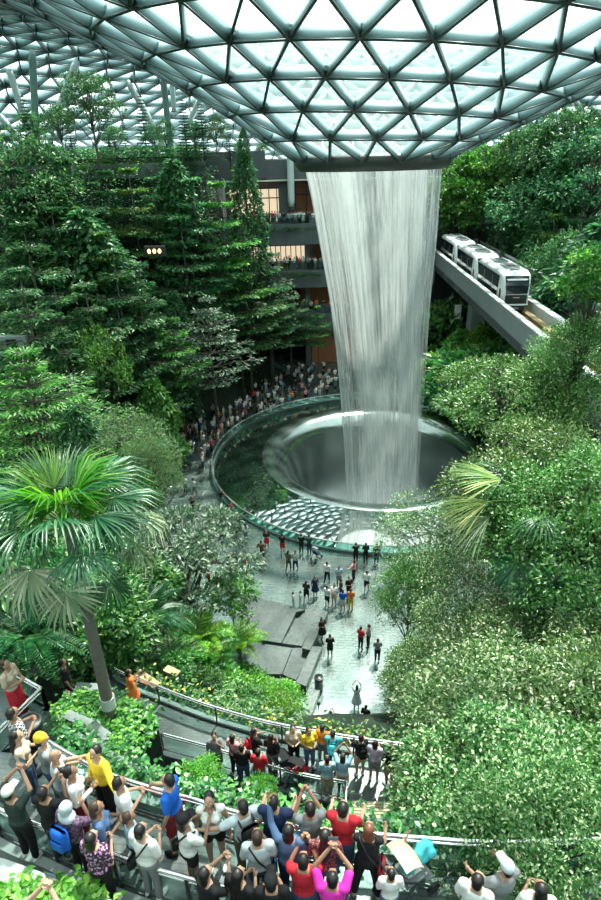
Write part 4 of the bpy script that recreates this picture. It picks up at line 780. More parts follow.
for a in ((32, 660, 13.5, 30, 1.15, 2, 'dark spiky cycad behind the small landing at left'), (150, 632, 8.5, 26, 1.2, 2, 'dark feather palm beside the zigzag handrail'), (200, 650, 4.5, 26, 1.3, 1, 'bright yellow green feather palm right of the thin grey trunk'), (240, 655, 3, 22, 1.2, 1, 'yellow green feather palm beside the water steps'), (213, 668, 4, 20, 1.1, 0, 'green feather palm below the brightest one'), (308, 268, 8, 18, 1.9, 2, 'small palm on the low balcony beside the waterfall') , (176, 668, 7, 20, .9, 0, 'small feather palm beside the thin grey trunk')): rosette(*a)
# ---- shrubs near the walkways
for x, y, z, h, k, w_, lab in ((222, 712, 2.5, 2.3, 'bush1', 1.1, 'bright green shrub behind the middle walkway at left'), (258, 716, 2.2, 2.2, 'bush1', 1.0, 'bright lime shrub in the middle behind the walkway'), (288, 716, 2.0, 2.2, 'bush1', .8, 'lime shrub nearest the stepped stone'), (243, 692, 1.5, 1.8, 'bush2', 1.0, 'darker shrub beside the water steps'), (275, 722, 4.5, 1.5, 'bush1', 1.1, 'low lime shrub against the curved handrail'), (238, 714, 5, 1.5, 'bush2', 1.1, 'low green shrub against the curved handrail'), (205, 702, 5, 1.6, 'bush2', 1.0, 'green shrub by the left bend of the curved handrail'), (180, 680, 7, 1.5, 'bush2', .9, 'low shrub in the planter beside the timber bench'),
    (120, 650, 9, 2.6, 'bush2', 1.3, 'dark shrub right of the fan palm trunk'), (95, 640, 11, 2.4, 'bush2', 1.2, 'dark shrub behind the steps'), (60, 650, 12, 2.6, 'bush2', 1.3, 'dark shrub behind the spiky cycad'), (130, 610, 7, 3, 'bush2', 1.3, 'dark shrub in the gloom right of the palm trunk'), (10, 640, 13, 3, 'bush2', 1.3, 'dark shrub at the left edge above the landing'), (20, 600, 12, 3, 'bush2', 1.3, 'dark shrub at the left edge below the fan palm'), (80, 610, 10, 3, 'bush2', 1.4, 'dark shrub behind the palm trunk'),
    (232, 785, 8.6, .8, 'bush1', 1.1, 'light green shrub in the gap between the two walkways'), (205, 796, 14.4, .9, 'bush1', 1.0, 'feathery green shrub just beyond the lower railing'), (262, 806, 14.4, .7, 'bush1', 1.0, 'small green shrub beyond the lower railing by the dark-jacketed man')):
    plant(k, at_z(x, y, z), h, lab, 'shrub', 'shrubs by the walkways', w_, cat='shrub')
tree('slim', 229, 566, 27.5, 'slender young tree with fresh leaves beside the water steps', 'young_tree', None, 1.15, zb=.1)
# ---- ground cover that nobody could count
def cover(name, pts, n_each, ln, wd, mat, spread, hz, label, cat='foliage', fine=False, extra=None):
    lv = Leaves(); c = np.repeat(np.array([tuple(p) for p in pts]), n_each, 0); n = len(c); P = c + rng.normal(size=(n, 3)) * np.array([spread, spread, 0]); P[:, 2] += rng.uniform(0, 1, n) ** 1.2 * hz
    a = rng.uniform(0, 6.28, n); D = np.stack([np.cos(a), np.sin(a), rng.uniform(-.3, .45, n)], 1); U = np.array([0, 0, 1.0]) + rng.normal(size=(n, 3)) * .3
    lv.add(P, D, U, ln * rng.uniform(.6, 1.3, n), wd * rng.uniform(.8, 1.2, n), droop=.2, fine=fine); mats = [GREEN[mat]]
    if extra:
        k = rng.choice(n, n // extra[1]); P2 = P[k].copy(); P2[:, 2] = c[k][:, 2] + hz * rng.uniform(.7, 1.1, len(k)); lv.add(P2, D[k], U[k], ln * .7, wd * .9, m=1); mats.append(GREEN[extra[0]])
    return tag(link(name, lv.mesh(name, mats)), label, cat, kind='stuff')
cover('planter_foliage', resample(offs(l1f, .45), .25), 52, .13, .085, 'cover', .17, .42, 'leafy green planting along the lower walkway railing', fine=True, extra=('cream', 9)).location = (0, 0, -RH + .02)
inside = []
for _ in range(900):
    x, y = random.uniform(56, 158), random.uniform(696, 778); p = at_z(x, y, PT - .1); k = False; j = len(pp) - 1
    for i in range(len(pp)):
        if (pp[i].y > p.y) != (pp[j].y > p.y) and p.x < (pp[j].x - pp[i].x) * (p.y - pp[i].y) / (pp[j].y - pp[i].y) + pp[i].x: k = not k
        j = i
    if k and (p - Vector((pb.x, pb.y, p.z))).length > .25: inside.append(p)
cover('planter_foliage', inside, 13, .17, .11, 'cover', .14, .40, 'large heart shaped leaves filling the palm planter', fine=True, extra=('lime', 5))
cover('planter_foliage', [at_z(random.uniform(-30, 110), random.uniform(893, 960), 16.5) for _ in range(220)], 12, .13, .08, 'lime', .10, .28, 'bright leaves in the planter at the lower left corner', fine=True)
cover('flower_hedge', resample(offs(l2f, .65), .3), 60, .20, .10, 'cover', .26, .8, 'green hedge with yellow flowers beyond the curved handrail', 'hedge', extra=('petal', 22)).location = (0, 0, -1.35)
cover('hanging_foliage', [at_z(404 + random.uniform(0, 14), random.uniform(770, 830), 9.6) for _ in range(90)], 40, .15, .08, 'cover', .15, .9, 'climbing leaves beside the boarded ramp')
pts = []
while len(pts) < 2600:
    x, y = random.uniform(-42, 10), random.uniform(10, 82); r_ = math.hypot(x - PC[0], y - PC[1])
    if r_ < 24.5 or (x > -10 and (y > 73 or y < 38)) or (abs(x) < 9 and y < 22) or x < -.62 * y - 3: continue
    if y < 22 and x > -12: continue
    pts.append((x, y, terr(ground(x, y))))
for k in range(500): pts.append((random.uniform(-45, -9), random.uniform(70.5, 73.5), random.uniform(8, 24)))
cover('undergrowth', pts, 26, .38, .16, 'forest', .8, 1.1, 'dark undergrowth covering the left hillside')
pts = []
while len(pts) < 900:
    x, y = random.uniform(27, 62), random.uniform(44, 92)
    if x > .6 * y + 4 or (x < 30 and y > 72): continue
    pts.append((x, y, terr(ground(x, y))))
for k in range(300): pts.append((random.uniform(16, 27), random.uniform(60, 76), terr(ground(20, 70)) * random.uniform(.4, 1)))
for k in range(160): pts.append((random.uniform(18, 33), random.uniform(89.5, 91), 21.9)); pts.append((random.uniform(18, 33), random.uniform(92.3, 93.2), random.uniform(20, 25.5))); pts.append((random.uniform(12, 36), random.uniform(87, 88.5), 19.2))
cover('undergrowth', pts, 26, .38, .16, 'forest', .7, 1.1, 'dark undergrowth covering the right hillside')
pts = [(random.uniform(-45, -9.7), random.uniform(73.5, 75), 25.8) for _ in range(170)] + [(random.uniform(-45, -9.7), 72.85, random.uniform(23.9, 25.6)) for _ in range(330)] + [(random.uniform(-9, 3), random.uniform(79.3, 79.8), z) for z in (17.7, 12.2, 6.7) for _ in range(50)]
cover('terrace_grass', pts, 24, .3, .06, 'cover', .35, .5, 'strip of grass and trailing plants along the terrace edges', 'grass')
pts = []
while len(pts) < 700:
    x, y = random.uniform(-12, -1.2), random.uniform(14, 26); p = Vector((x, y, 0)); 
    if x > -1.2 - (y - 14) * .35: continue
    pts.append((x, y, max(ground(x, y), lerp_prof(-y, [(-28, .5), (-22, 2.5), (-15.5, 6.6), (-12, 8.0)]))))
cover('undergrowth', pts, 26, .28, .13, 'cover', .5, .9, 'mixed green undergrowth behind the middle walkway')
# ------------------------------------------------------------------ people
COLS = dict(white=(.78, .80, .78), black=(.014, .015, .017), grey=(.22, .24, .25), pale=(.50, .58, .62), lblue=(.34, .55, .72), blue=(.02, .14, .62), navy=(.02, .035, .09), denim=(.09, .16, .30), jeans=(.05, .085, .16), red=(.55, .03, .045), darkred=(.26, .03, .04), pink=(.72, .30, .34), magenta=(.72, .04, .42), orange=(.80, .22, .05), yellow=(.80, .55, .04), beige=(.55, .45, .34), olive=(.10, .11, .06), teal=(.05, .38, .42), turq=(.10, .60, .68), lilac=(.50, .42, .58), brown=(.12, .07, .045), green=(.03, .05, .045), tan=(.42, .30, .20))
HAIRC = dict(k=(.012, .010, .010), b=(.05, .028, .018), r=(.14, .05, .025), g=(.32, .31, .30))
SKIN = [(.38, .225, .15), (.32, .18, .115), (.44, .275, .19), (.22, .12, .07)]
def cmat(c):
    n = 'cloth_' + c
    return bpy.data.materials.get(n) or pbr(n, COLS[c], .8, 0, .2, .12, 8, .2, 60)
def smat(i):
    n = 'skin_tone_%d' % i
    return bpy.data.materials.get(n) or pbr(n, SKIN[i], .5, 0, .4, .06)
def hmat(k):
    n = 'hair_' + k
    return bpy.data.materials.get(n) or pbr(n, HAIRC[k], .45, 0, .5, .25, 20)
def checked(name, c1, c2, sc, kind='ShaderNodeTexChecker'):
    m, n, out = nt(name); tc = N(n, 'ShaderNodeTexCoord'); b = N(n, 'ShaderNodeBsdfPrincipled', Roughness=.8)
    if kind == 'ShaderNodeTexChecker': t = N(n, kind, Scale=sc); t.inputs['Color1'].default_value = rgba(c1); t.inputs['Color2'].default_value = rgba(c2); L(n, t.outputs['Color'], b.inputs['Base Color'])
    else:
        t = N(n, 'ShaderNodeTexVoronoi', Scale=sc); r = N(n, 'ShaderNodeValToRGB'); r.color_ramp.elements[0].color = rgba(c1); r.color_ramp.elements[1].color = rgba(c2); r.color_ramp.elements[0].position = .35; r.color_ramp.elements[1].position = .5; L(n, t.outputs['Distance'], r.inputs['Fac']); L(n, r.outputs['Color'], b.inputs['Base Color'])
    L(n, tc.outputs['Object'], t.inputs['Vector']); L(n, b.outputs[0], out.inputs['Surface']); return m
for nm, a in (('check', ((.7, .72, .72), (.03, .035, .05), 26)), ('plaid', ((.22, .14, .25), (.10, .05, .08), 18))): checked('cloth_' + nm, *a); COLS[nm] = None
for nm, a in (('floral', ((.62, .30, .58), (.03, .02, .035), 26)), ('redprint', ((.45, .10, .10), (.05, .02, .03), 40))): checked('cloth_' + nm, *a, kind='v'); COLS[nm] = None
EYE = pbr('eye', (.02, .015, .012), .2); LIPM = pbr('lip', (.40, .14, .12), .5)
ARM = {  # elbow, wrist relative to the shoulder (x outward)
 'down': ((.06, -.03, -.28), (.09, .05, -.53)), 'phone': ((.05, .17, -.20), (-.10, .36, .04)), 'up': ((.07, .16, .17), (-.11, .26, .38)), 'rail': ((.06, .14, -.23), (.07, .38, -.33)),
 'hold': ((.06, .02, -.28), (-.09, .25, -.20)), 'hip': ((.17, -.08, -.22), (.03, .05, -.42)), 'out': ((.20, .10, -.14), (.42, .20, -.12)), 'wave': ((.12, .14, .10), (.16, .26, .32)), 'face': ((.08, .16, -.16), (-.06, .20, .08)), 'cross': ((.08, .06, -.27), (-.16, .20, -.16))}
def joints(pose, legs):
    J = {}; al, ar = pose if isinstance(pose, tuple) else (pose, pose)
    for s, k, a in ((-1, 'l', al), (1, 'r', ar)):
        sh = Vector((s * .165, 0, 1.385)); e, w_ = ARM[a]; J['sh' + k] = sh; J['el' + k] = sh + Vector((s * e[0], e[1], e[2])); J['wr' + k] = sh + Vector((s * w_[0], w_[1], w_[2]))
        hip = Vector((s * .088, 0, .90)); J['hip' + k] = hip
        if legs == 'walk': kn, an = Vector((s * .09, .10 * s + .03, .48)), Vector((s * .085, .19 * s - .06, .09 + (.03 if s < 0 else 0)))
        elif legs == 'wide': kn, an = Vector((s * .14, .02, .47)), Vector((s * .18, 0, .08))
        elif legs == 'sit': kn, an = Vector((s * .12, .40, .88)), Vector((s * .12, .46, .46))
        else: kn, an = Vector((s * .095, .02, .48)), Vector((s * .10, -.01, .08))
        J['kn' + k] = kn; J['an' + k] = an
    return J
def remeshed(b, vox, name, sm=2):
    me = bpy.data.meshes.new(name); me.from_pydata(b.v, [], b.f); o = bpy.data.objects.new('t', me); COL.objects.link(o)
    r = o.modifiers.new('r', 'REMESH'); r.mode = 'VOXEL'; r.voxel_size = vox; r.use_smooth_shade = True
    s = o.modifiers.new('s', 'SMOOTH'); s.iterations = sm; s.factor = .5
    dg = bpy.context.evaluated_depsgraph_get(); out = bpy.data.meshes.new_from_object(o.evaluated_get(dg)); out.name = name
    bpy.data.objects.remove(o); bpy.data.meshes.remove(me)
    out.polygons.foreach_set('use_smooth', np.ones(len(out.polygons), bool)); return out
def limb(b, pts, rad, n=10):
    b.tube(pts, rad, n)
    for p, r in zip(pts, rad): b.ball(p, r * .99, 10, 6)
def figure(pose='down', legs='stand', hair='short', sl=1, pk='long', vox=.017, fem=False, fingers=False, shoes=True):
    J = joints(pose, legs); w_ = .92 if fem else 1.0; P = {}
    b = MB(); b.ball((0, 0, 1.24), (.165 * w_, .105, .20), 12, 8); b.ball((0, .0, 1.36), (.15 * w_, .085, .09), 12, 8); b.ball((0, .005, 1.06), (.135 * w_, .098, .17), 12, 8); b.ball((0, -.01, .94), (.155, .115, .13), 12, 8)
    if fem: b.ball((-.065, .085, 1.27), .06); b.ball((.065, .085, 1.27), .06)
    b.tube([(0, -.01, 1.38), (0, .01, 1.52)], [.058, .05], 10)
    b.ball((0, .012, 1.60), (.073, .09, .112), 14, 10); b.ball((0, .04, 1.545), (.05, .055, .05), 10, 6); b.ball((0, .108, 1.585), (.014, .02, .022), 8, 5)
    for s in (-1, 1): b.ball((s * .075, .0, 1.59), (.012, .022, .032), 8, 5)
    for k, s in (('l', -1), ('r', 1)):
        sh, el, wr = J['sh' + k], J['el' + k], J['wr' + k]; d = (wr - el).normalized()
        limb(b, [sh - Vector((s * .03, 0, 0)), sh, el, wr], [.06 * w_, .055 * w_, .041 * w_, .029 * w_]); b.ball(wr + d * .06, (.036, .036, .04), 8, 6)
        limb(b, [J['hip' + k], J['kn' + k], J['an' + k]], [.088, .056, .038]); a = J['an' + k]
        b.ball(a + Vector((s * .008, .06, -.035)), (.042, .12, .035), 10, 6)
    me = remeshed(b, vox, 'body', 2); P['body'] = me
    # eyes, brows, lips and fingers are joined into the body mesh
    x = MB()
    for s in (-1, 1): x.ball((s * .030, .092, 1.605), (.013, .010, .007), 8, 5, m=1); x.ball((s * .030, .094, 1.626), (.018, .008, .004), 8, 4, m=1)
    x.ball((0, .097, 1.545), (.022, .008, .008), 8, 4, m=2)
    if fingers:
        for k, s in (('l', -1), ('r', 1)):
            el, wr = J['el' + k], J['wr' + k]; d = (wr - el).normalized(); pc = wr + d * .075; side = d.cross(Vector((0, 0, 1)));
            if side.length < .1: side = Vector((1, 0, 0))
            side.normalize(); nrm_ = side.cross(d); inw = Vector((-s, 0, 0)); inw = (inw - d * inw.dot(d)).normalized() if abs(inw.dot(d)) < .95 else nrm_
            across = d.cross(inw).normalized()
            for q in range(4):
                st = pc + across * (q - 1.5) * .018; ln = (.072, .082, .077, .060)[q]; m1 = st + (d * .85 + inw * .3).normalized() * ln * .55; e = m1 + (d * .45 + inw * .9).normalized() * ln * .5
                x.tube([st - d * .02, st, m1, e], [.010, .010, .009, .007], 6)
            th = wr + d * .045 + across * .034; m1 = th + (across * .7 + d * .6).normalized() * .035; x.tube([th - d * .01 - across * .012, th, m1, m1 + (d * .8 + inw * .5).normalized() * .03], [.012, .012, .010, .008], 6)
    add = x.mesh('x', [EYE, EYE, LIPM]); bm = bmesh.new(); bm.from_mesh(me); bm.from_mesh(add); bm.to_mesh(me); bm.free(); bpy.data.meshes.remove(add)
    # shirt
    b = MB(); g = .017; b.ball((0, 0, 1.24), (.165 * w_ + g, .105 + g, .20), 12, 8); b.ball((0, 0, 1.345), (.155 * w_ + g, .088 + g, .085), 12, 8); b.ball((0, .005, 1.06), (.145 * w_ + g, .10 + g, .17), 12, 8)
    if fem: b.ball((-.065, .085, 1.27), .06 + g); b.ball((.065, .085, 1.27), .06 + g)
    b.lathe([(.001, .98), (.9, .98), (1.0, 1.08), (.94, 1.18), (.001, 1.18)], n=16) if False else b.ball((0, 0, .98), (.158 + g, .118 + g, .10), 12, 8)
    for k, s in (('l', -1), ('r', 1)):
        sh, el, wr = J['sh' + k], J['el' + k], J['wr' + k]
        if sl == 0: limb(b, [sh - Vector((s * .04, 0, 0)), sh], [.07 * w_, .062 * w_])
        elif sl == 1: limb(b, [sh - Vector((s * .03, 0, 0)), sh, sh.lerp(el, .72)], [.075 * w_, .074 * w_, .066 * w_])
        else: limb(b, [sh - Vector((s * .03, 0, 0)), sh, el, el.lerp(wr, .92)], [.075 * w_, .07 * w_, .056 * w_, .044 * w_])
    if pk == 'dress':
        b.quadstrip([[(r * 1.15 * math.cos(2 * math.pi * q / 18), r * math.sin(2 * math.pi * q / 18), z) for q in range(18)] for r, z in ((.14, 1.08), (.155, .95), (.20, .74), (.25, .52))])
    P['shirt'] = remeshed(b, vox, 'shirt', 2)
    b = MB(); b.ball((0, -.01, .93), (.155 + .014, .115 + .016, .14), 12, 8)
    if pk in ('skirt',):
        b.quadstrip([[(r * 1.12 * math.cos(2 * math.pi * q / 18), r * math.sin(2 * math.pi * q / 18), z) for q in range(18)] for r, z in ((.14, 1.0), (.165, .90), (.20, .62))])
    elif pk == 'wideleg':
        for k in 'lr': limb(b, [J['hip' + k], J['kn' + k], J['an' + k] + Vector((0, 0, .04))], [.105, .11, .12])
    else:
        for k in 'lr':
            if pk == 'short': limb(b, [J['hip' + k], J['hip' + k].lerp(J['kn' + k], .86)], [.104, .088])
            elif pk == 'long': limb(b, [J['hip' + k], J['kn' + k], J['an' + k].lerp(J['kn' + k], .06)], [.102, .072, .056])
            else: limb(b, [J['hip' + k], J['hip' + k].lerp(J['kn' + k], .4)], [.098, .088])
    P['trousers'] = remeshed(b, vox, 'trousers', 2)
    if hair != 'bald':
        b = MB(); b.ball((0, -.018, 1.622), (.084, .092, .103), 14, 9); b.ball((0, -.05, 1.57), (.072, .06, .085), 12, 8)
        if hair == 'long': b.ball((0, -.075, 1.50), (.080, .05, .17), 12, 8); b.ball((0, -.095, 1.36), (.095, .042, .20), 12, 8)
        if hair == 'mid': b.ball((0, -.055, 1.53), (.088, .06, .13), 12, 8)
        if hair == 'bun': b.ball((0, -.10, 1.68), .05, 10, 6)
        if hair == 'scarf': b.ball((0, .0, 1.60), (.092, .098, .125), 14, 9); b.ball((0, -.02, 1.44), (.15, .11, .10), 12, 8)
        P['hair'] = remeshed(b, vox * .8, 'hair', 1)
    if shoes:
        for k, s in (('l', -1), ('r', 1)):
            a = J['an' + k]; b = MB(); b.ball(a + Vector((s * .008, .055, -.033)), (.05, .135, .048), 10, 6); b.ball(a + Vector((0, -.01, -.01)), (.048, .055, .05), 10, 6); P['shoe' + k] = remeshed(b, vox, 'shoe', 1)
    return P, J
def put(o, m):
    if o.data.materials: o.data.materials[0] = m
    else: o.data.materials.append(m)
N_PEOPLE = 0; ACC = {}; STAND = []
def person(hx, hy, z, hd, label, pose, shirt, pants, hair='short', hc='k', legs='stand', sl=1, pk='long', sc=1.0, fem=False, skin=None, shoe='white', cap=None, group='people on the lower walkway', near=True, phone=None, dz=0.0):
    """head pixel, floor height, heading in degrees (0 looks towards the waterfall, 90 right, 180 to the camera)"""
    global N_PEOPLE; N_PEOPLE += 1
    p = at_z(hx, hy, z + dz + 1.6 * sc); o = empty('person', (p.x, p.y, z + dz), -math.radians(hd), label, 'person', group); o.scale = (sc,) * 3
    P, J = figure(pose, legs, hair, sl, pk, .016 if near else .022, fem, near, True)
    STAND.append(o)
    i = N_PEOPLE % 3 if skin is None else skin; body = link('body', P['body'], o)
    me = P['body']; n_old = [m for m in me.materials]; me.materials.clear()
    for m in (smat(i), EYE, LIPM): me.materials.append(m)
    s = link('shirt' if pk != 'dress' else 'dress', P['shirt'], o); put(s, cmat(shirt))
    if pk != 'dress': t = link({'skirt': 'skirt', 'short': 'shorts', 'mini': 'shorts'}.get(pk, 'trousers'), P['trousers'], o); put(t, cmat(pants))
    if 'hair' in P: h = link('headscarf' if hair == 'scarf' else 'hair', P['hair'], o); put(h, cmat(hc) if hair == 'scarf' else hmat(hc))
    for k in 'lr': q = link('shoe', P['shoe' + k], o); put(q, cmat(shoe))
    if cap:
        b = MB(); b.ball((0, -.012, 1.655), (.092, .105, .085), 14, 8); b.poly([(-.07, .06), (.07, .06), (.055, .17), (0, .185), (-.055, .17)], 1.645, 1.66) if cap != 'yellow' else b.ball((0, -.02, 1.68), (.085, .095, .09), 12, 8); q = b.build('hat', cmat(cap), o, True)
    if phone:
        c = (J['wrl'] + J['wrr']) / 2 + Vector((0, .10, .07)); f = empty('phone', o.matrix_basis @ Vector((0, 0, 0)), label='phone ' + phone, cat='phone', group='phones held up'); ACC.setdefault(o.name, []).append(f); f.rotation_euler = o.rotation_euler; f.scale = o.scale
        f.location = Vector(o.location) + Matrix.Rotation(o.rotation_euler.z, 3, 'Z') @ (c * sc); b = MB(); b.box((0, 0, 0), (.15, .010, .075), bev=.004); b.build('case', M['black'], f); b = MB(); b.box((0, -.0056, 0), (.138, .002, .066)); b.build('screen', pbr('phone_screen', (.1, .2, .25), .1) if 'phone_screen' not in bpy.data.materials else bpy.data.materials['phone_screen'], f)
    return o
def on_body(o, name, label, cat, loc, build, group=None):
    r = empty(name, (0, 0, 0), 0, label, cat, group); ACC.setdefault(o.name, []).append(r); r.rotation_euler = o.rotation_euler; r.scale = o.scale
    r.location = Vector(o.location) + Matrix.Rotation(o.rotation_euler.z, 3, 'Z') @ (Vector(loc) * o.scale[0]); build(r); return r
def backpack(o, c, label, small=1.0):
    def f(r):
        b = MB(); b.box((0, -.08, 0), (.28 * small, .15, .40 * small), bev=.06); b.build('bag_body', cmat(c), r, True); b = MB(); b.box((0, -.165, -.06), (.20 * small, .05, .18 * small), bev=.02); b.build('front_pocket', cmat(c), r)
        for s in (-1, 1): b = MB(); b.tube([(s * .10, -.02, .17), (s * .11, .10, .22), (s * .12, .245, .10), (s * .12, .235, -.05), (s * .14, .06, -.16), (s * .12, -.02, -.17)], .016, 6); b.build('strap', M['black'], r, True)
    return on_body(o, 'backpack', label, 'backpack', (0, -.13, 1.20), f, 'bags people carry')
def sling(o, c, label, side=1):
    def f(r):
        b = MB(); b.tube([(-side * .13, .08, .24), (-side * .12, -.06, .27), (0, -.135, .05), (side * .15, -.12, -.20), (side * .20, .0, -.28), (side * .14, .12, -.2), (0, .14, .05), (-side * .13, .08, .24)], .014, 6); b.build('strap', M['black'], r, True)
        b = MB(); b.box((side * .20, -.04, -.30), (.11, .28, .22), bev=.04); b.build('pouch', cmat(c), r, True)
    return on_body(o, 'shoulder_bag', label, 'bag', (0, 0, 1.17), f, 'bags people carry')
W = Z1
p = person
p(12, 713, W, 40, 'man in a black and white checked shirt behind a woman at left', 'hold', 'check', 'black', sl=1, shoe='black')
p(16, 736, W, 70, 'woman with long dark hair in a beige top and jeans at the left edge', 'hold', 'beige', 'jeans', 'long', fem=True)
p(9, 792, W, 20, 'man in white cap and dark green shirt with raised arms', 'up', 'green', 'black', cap='white', phone='raised by the man in the white cap at left')
p(46, 790, W, 12, 'man in a black shirt holding a phone beside the white cap', 'phone', 'black', 'black', phone='held up by the man in the black shirt')
p(44, 743, W, 60, 'person in a yellow knit hat and grey blue shirt by the railing', ('down', 'rail'), 'grey', 'jeans', cap='yellow')
p(53, 754, W, 60, 'balding man in a pale grey teal shirt reaching over the railing', 'rail', 'pale', 'grey', 'bald')
p(74, 766, W, 75, 'woman with a turquoise scarf and white jacket beside the balding man', ('down', 'hold'), 'white', 'darkred', 'bun', sl=2, fem=True)
p(87, 758, W, -150, 'man in a yellow shirt under an open white jacket leaning on the railing', ('out', 'down'), 'yellow', 'black', sl=2)
o = p(68, 808, W, 25, 'person in a pale headscarf and plaid shirt wearing a blue backpack', ('down', 'face'), 'plaid', 'black', 'scarf', 'pale', sl=1); backpack(o, 'blue', 'bright blue backpack worn by the person in the headscarf', 1.1)
p(97, 809, W, 70, 'woman with brown hair and denim shirt left of the white shirted man', 'hold', 'denim', 'jeans', 'mid', 'b', fem=True, sl=1)
p(92, 834, W, 20, 'woman in a purple floral top by the near handrail', 'hold', 'floral', 'black', 'mid', fem=True)
p(117, 785, W, 60, 'person in a white shirt and red shorts looking at a phone by the railing', 'hold', 'white', 'red', pk='short', shoe='white')
p(128, 819, W, 60, 'child in a light blue shirt reaching towards the railing', ('down', 'out'), 'lblue', 'navy', hc='b', sc=.86, pk='short')
o = p(139, 828, W, 25, 'man in a white shirt with a black strap across his back', 'hold', 'white', 'grey', sl=1); sling(o, 'black', 'black bag with strap on the man in the white shirt', -1)
p(168, 780, W, -75, 'man in a bright blue polo and red shorts with one hand on the railing', ('down', 'rail'), 'blue', 'darkred', pk='short', legs='wide', shoe='black', skin=2)
o = p(185, 819, W, 55, 'woman in a black cap and white shirt photographing the long haired woman', 'phone', 'white', 'black', 'mid', pk='mini', fem=True, cap='black', phone='held up by the woman in the black cap'); sling(o, 'black', 'small black bag of the woman in the black cap', -1)
p(208, 800, W, 175, 'woman in a white top and black shorts posing with her back to the railing', ('down', 'down'), 'white', 'black', 'long', pk='mini', fem=True, sl=0)
o = p(243, 806, W, -30, 'man in a pale shirt with a black backpack resting his arm on the railing', ('out', 'hip'), 'pale', 'olive', shoe='black'); backpack(o, 'black', 'black backpack of the man in the pale shirt')
p(272, 804, W, 10, 'broad man in a navy shirt leaning on the railing', 'rail', 'navy', 'grey', sc=1.04)
o = p(267, 832, W, -5, 'man in a pale blue shirt with a dark bag across his back', 'hold', 'pale', 'jeans', hc='b'); sling(o, 'navy', 'dark shoulder bag of the man in the pale blue shirt', 1)
p(293, 831, W, 10, 'woman in a pale denim shirt raising one arm near the railing', ('wave', 'hold'), 'denim', 'navy', 'mid', fem=True, sl=2)
p(306, 819, W, -10, 'man in a grey shirt at the railing left of the very long haired woman', 'phone', 'grey', 'navy')
p(322, 832, W, 5, 'woman with very long black hair in a red patterned top', 'hold', 'redprint', 'jeans', 'long', fem=True)
p(304, 848, W, 5, 'man in a red polo shirt taking a picture with both hands', 'phone', 'red', 'jeans', phone='held up by the man in the red polo')
p(330, 876, W, 5, 'man in a magenta shirt with raised arms at the bottom', 'up', 'magenta', 'grey', phone='raised by the man in the magenta shirt')
p(345, 817, W, 15, 'tall man in a plain red shirt leaning at the railing', 'rail', 'red', 'jeans', sc=1.03)
o = p(362, 825, W, 10, 'woman with reddish hair in a black top with white trim and black leggings', 'rail', 'black', 'black', 'mid', 'r', fem=True, sl=0, legs='wide', shoe='tan'); sling(o, 'darkred', 'bag on a red strap of the woman with reddish hair', 1)
p(391, 873, W, 0, 'child in a white shirt and denim dungarees behind the stroller', 'hold', 'white', 'denim', sc=.74, sl=1)
p(212, 874, W, 40, 'woman in black with a raised phone by the near handrail', 'phone', 'black', 'pink', 'mid', pk='short', fem=True, phone='held up by the woman in black by the near handrail')
p(233, 875, W, 30, 'long haired woman in black beside the woman with the raised phone', 'hold', 'black', 'black', 'long', fem=True, pk='short')
p(269, 881, W, 0, 'man in a black shirt and black cap at the bottom edge', 'hold', 'black', 'grey', cap='black')
p(478, 880, W, 30, 'person in a white shirt half hidden under the big tree at the bottom', 'hold', 'white', 'denim'); p(514, 872, W, -20, 'person in a grey cap under the big tree at the bottom', 'rail', 'grey', 'black', cap='pale'); p(533, 884, W, 10, 'person in a white top right of the grey cap under the tree', 'hold', 'white', 'white', 'mid', fem=True)
# viewer below the picture whose hands hold a phone into it
vf = [at_z(x, y, 17.4) for x, y in ((-80, 935), (150, 965), (150, 1100), (-80, 1100))]; slab('walkway_floor', vf, 16.0, 17.4, M['path'])
p(34, 925, 17.4, 15, 'hands of a person holding a dark phone above the corner planter', 'up', 'white', 'grey', phone='held above the corner planter by two hands', group='viewer at the bottom')
p(5, 664, 15.0, 100, 'woman in a cream top and wide red trousers on the small landing', 'hold', 'beige', 'red', 'mid', 'b', pk='wideleg', fem=True, group='people on the terraces')
G2 = 'people on the terraces'
def q(*a, **k): k.setdefault('group', G2); k.setdefault('near', False); return person(*a, **k)
q(128, 672, Z2, 60, 'person in a long orange dress left of the curved handrail', 'hold', 'orange', 'orange', 'mid', pk='dress', fem=True); q(104, 682, Z2, 120, 'child in a white shirt left of the orange dress', 'down', 'white', 'lblue', sc=.8)
q(62, 664, 12.2, 60, 'person in black standing at the top of the grey steps', 'down', 'black', 'black'); q(66, 690, 12.2, 100, 'toddler in a pink top near the grey steps', 'down', 'pink', 'pink', sc=.6)
G3 = 'people on the middle walkway'
def w2(*a, **k): return q(*a, group=G3, **k)
w2(214, 736, Z2, 170, 'man in a grey vest with hand at his face on the middle walkway', ('face', 'down'), 'grey', 'olive', pk='short'); o = w2(233, 738, Z2, 30, 'woman in a pink top with a dark bag on the middle walkway', 'hold', 'pink', 'black', 'mid', fem=True); sling(o, 'black', 'dark bag of the woman in the pink top', 1)
o = w2(254, 731, Z2, 60, 'woman in black with a red bag at the curved handrail', 'rail', 'black', 'black', 'long', fem=True); backpack(o, 'red', 'red bag on the back of the woman at the curved handrail', .9)
w2(241, 747, Z2, 0, 'man in a black shirt behind the near handrail of the middle walkway', 'hold', 'black', 'jeans'); w2(258, 752, Z2, 10, 'person in a red shirt and jeans behind the near handrail', 'hold', 'red', 'jeans'); w2(271, 737, Z2, 20, 'woman in a black top and grey leggings left of the stroller', 'hold', 'black', 'grey', 'long', fem=True)
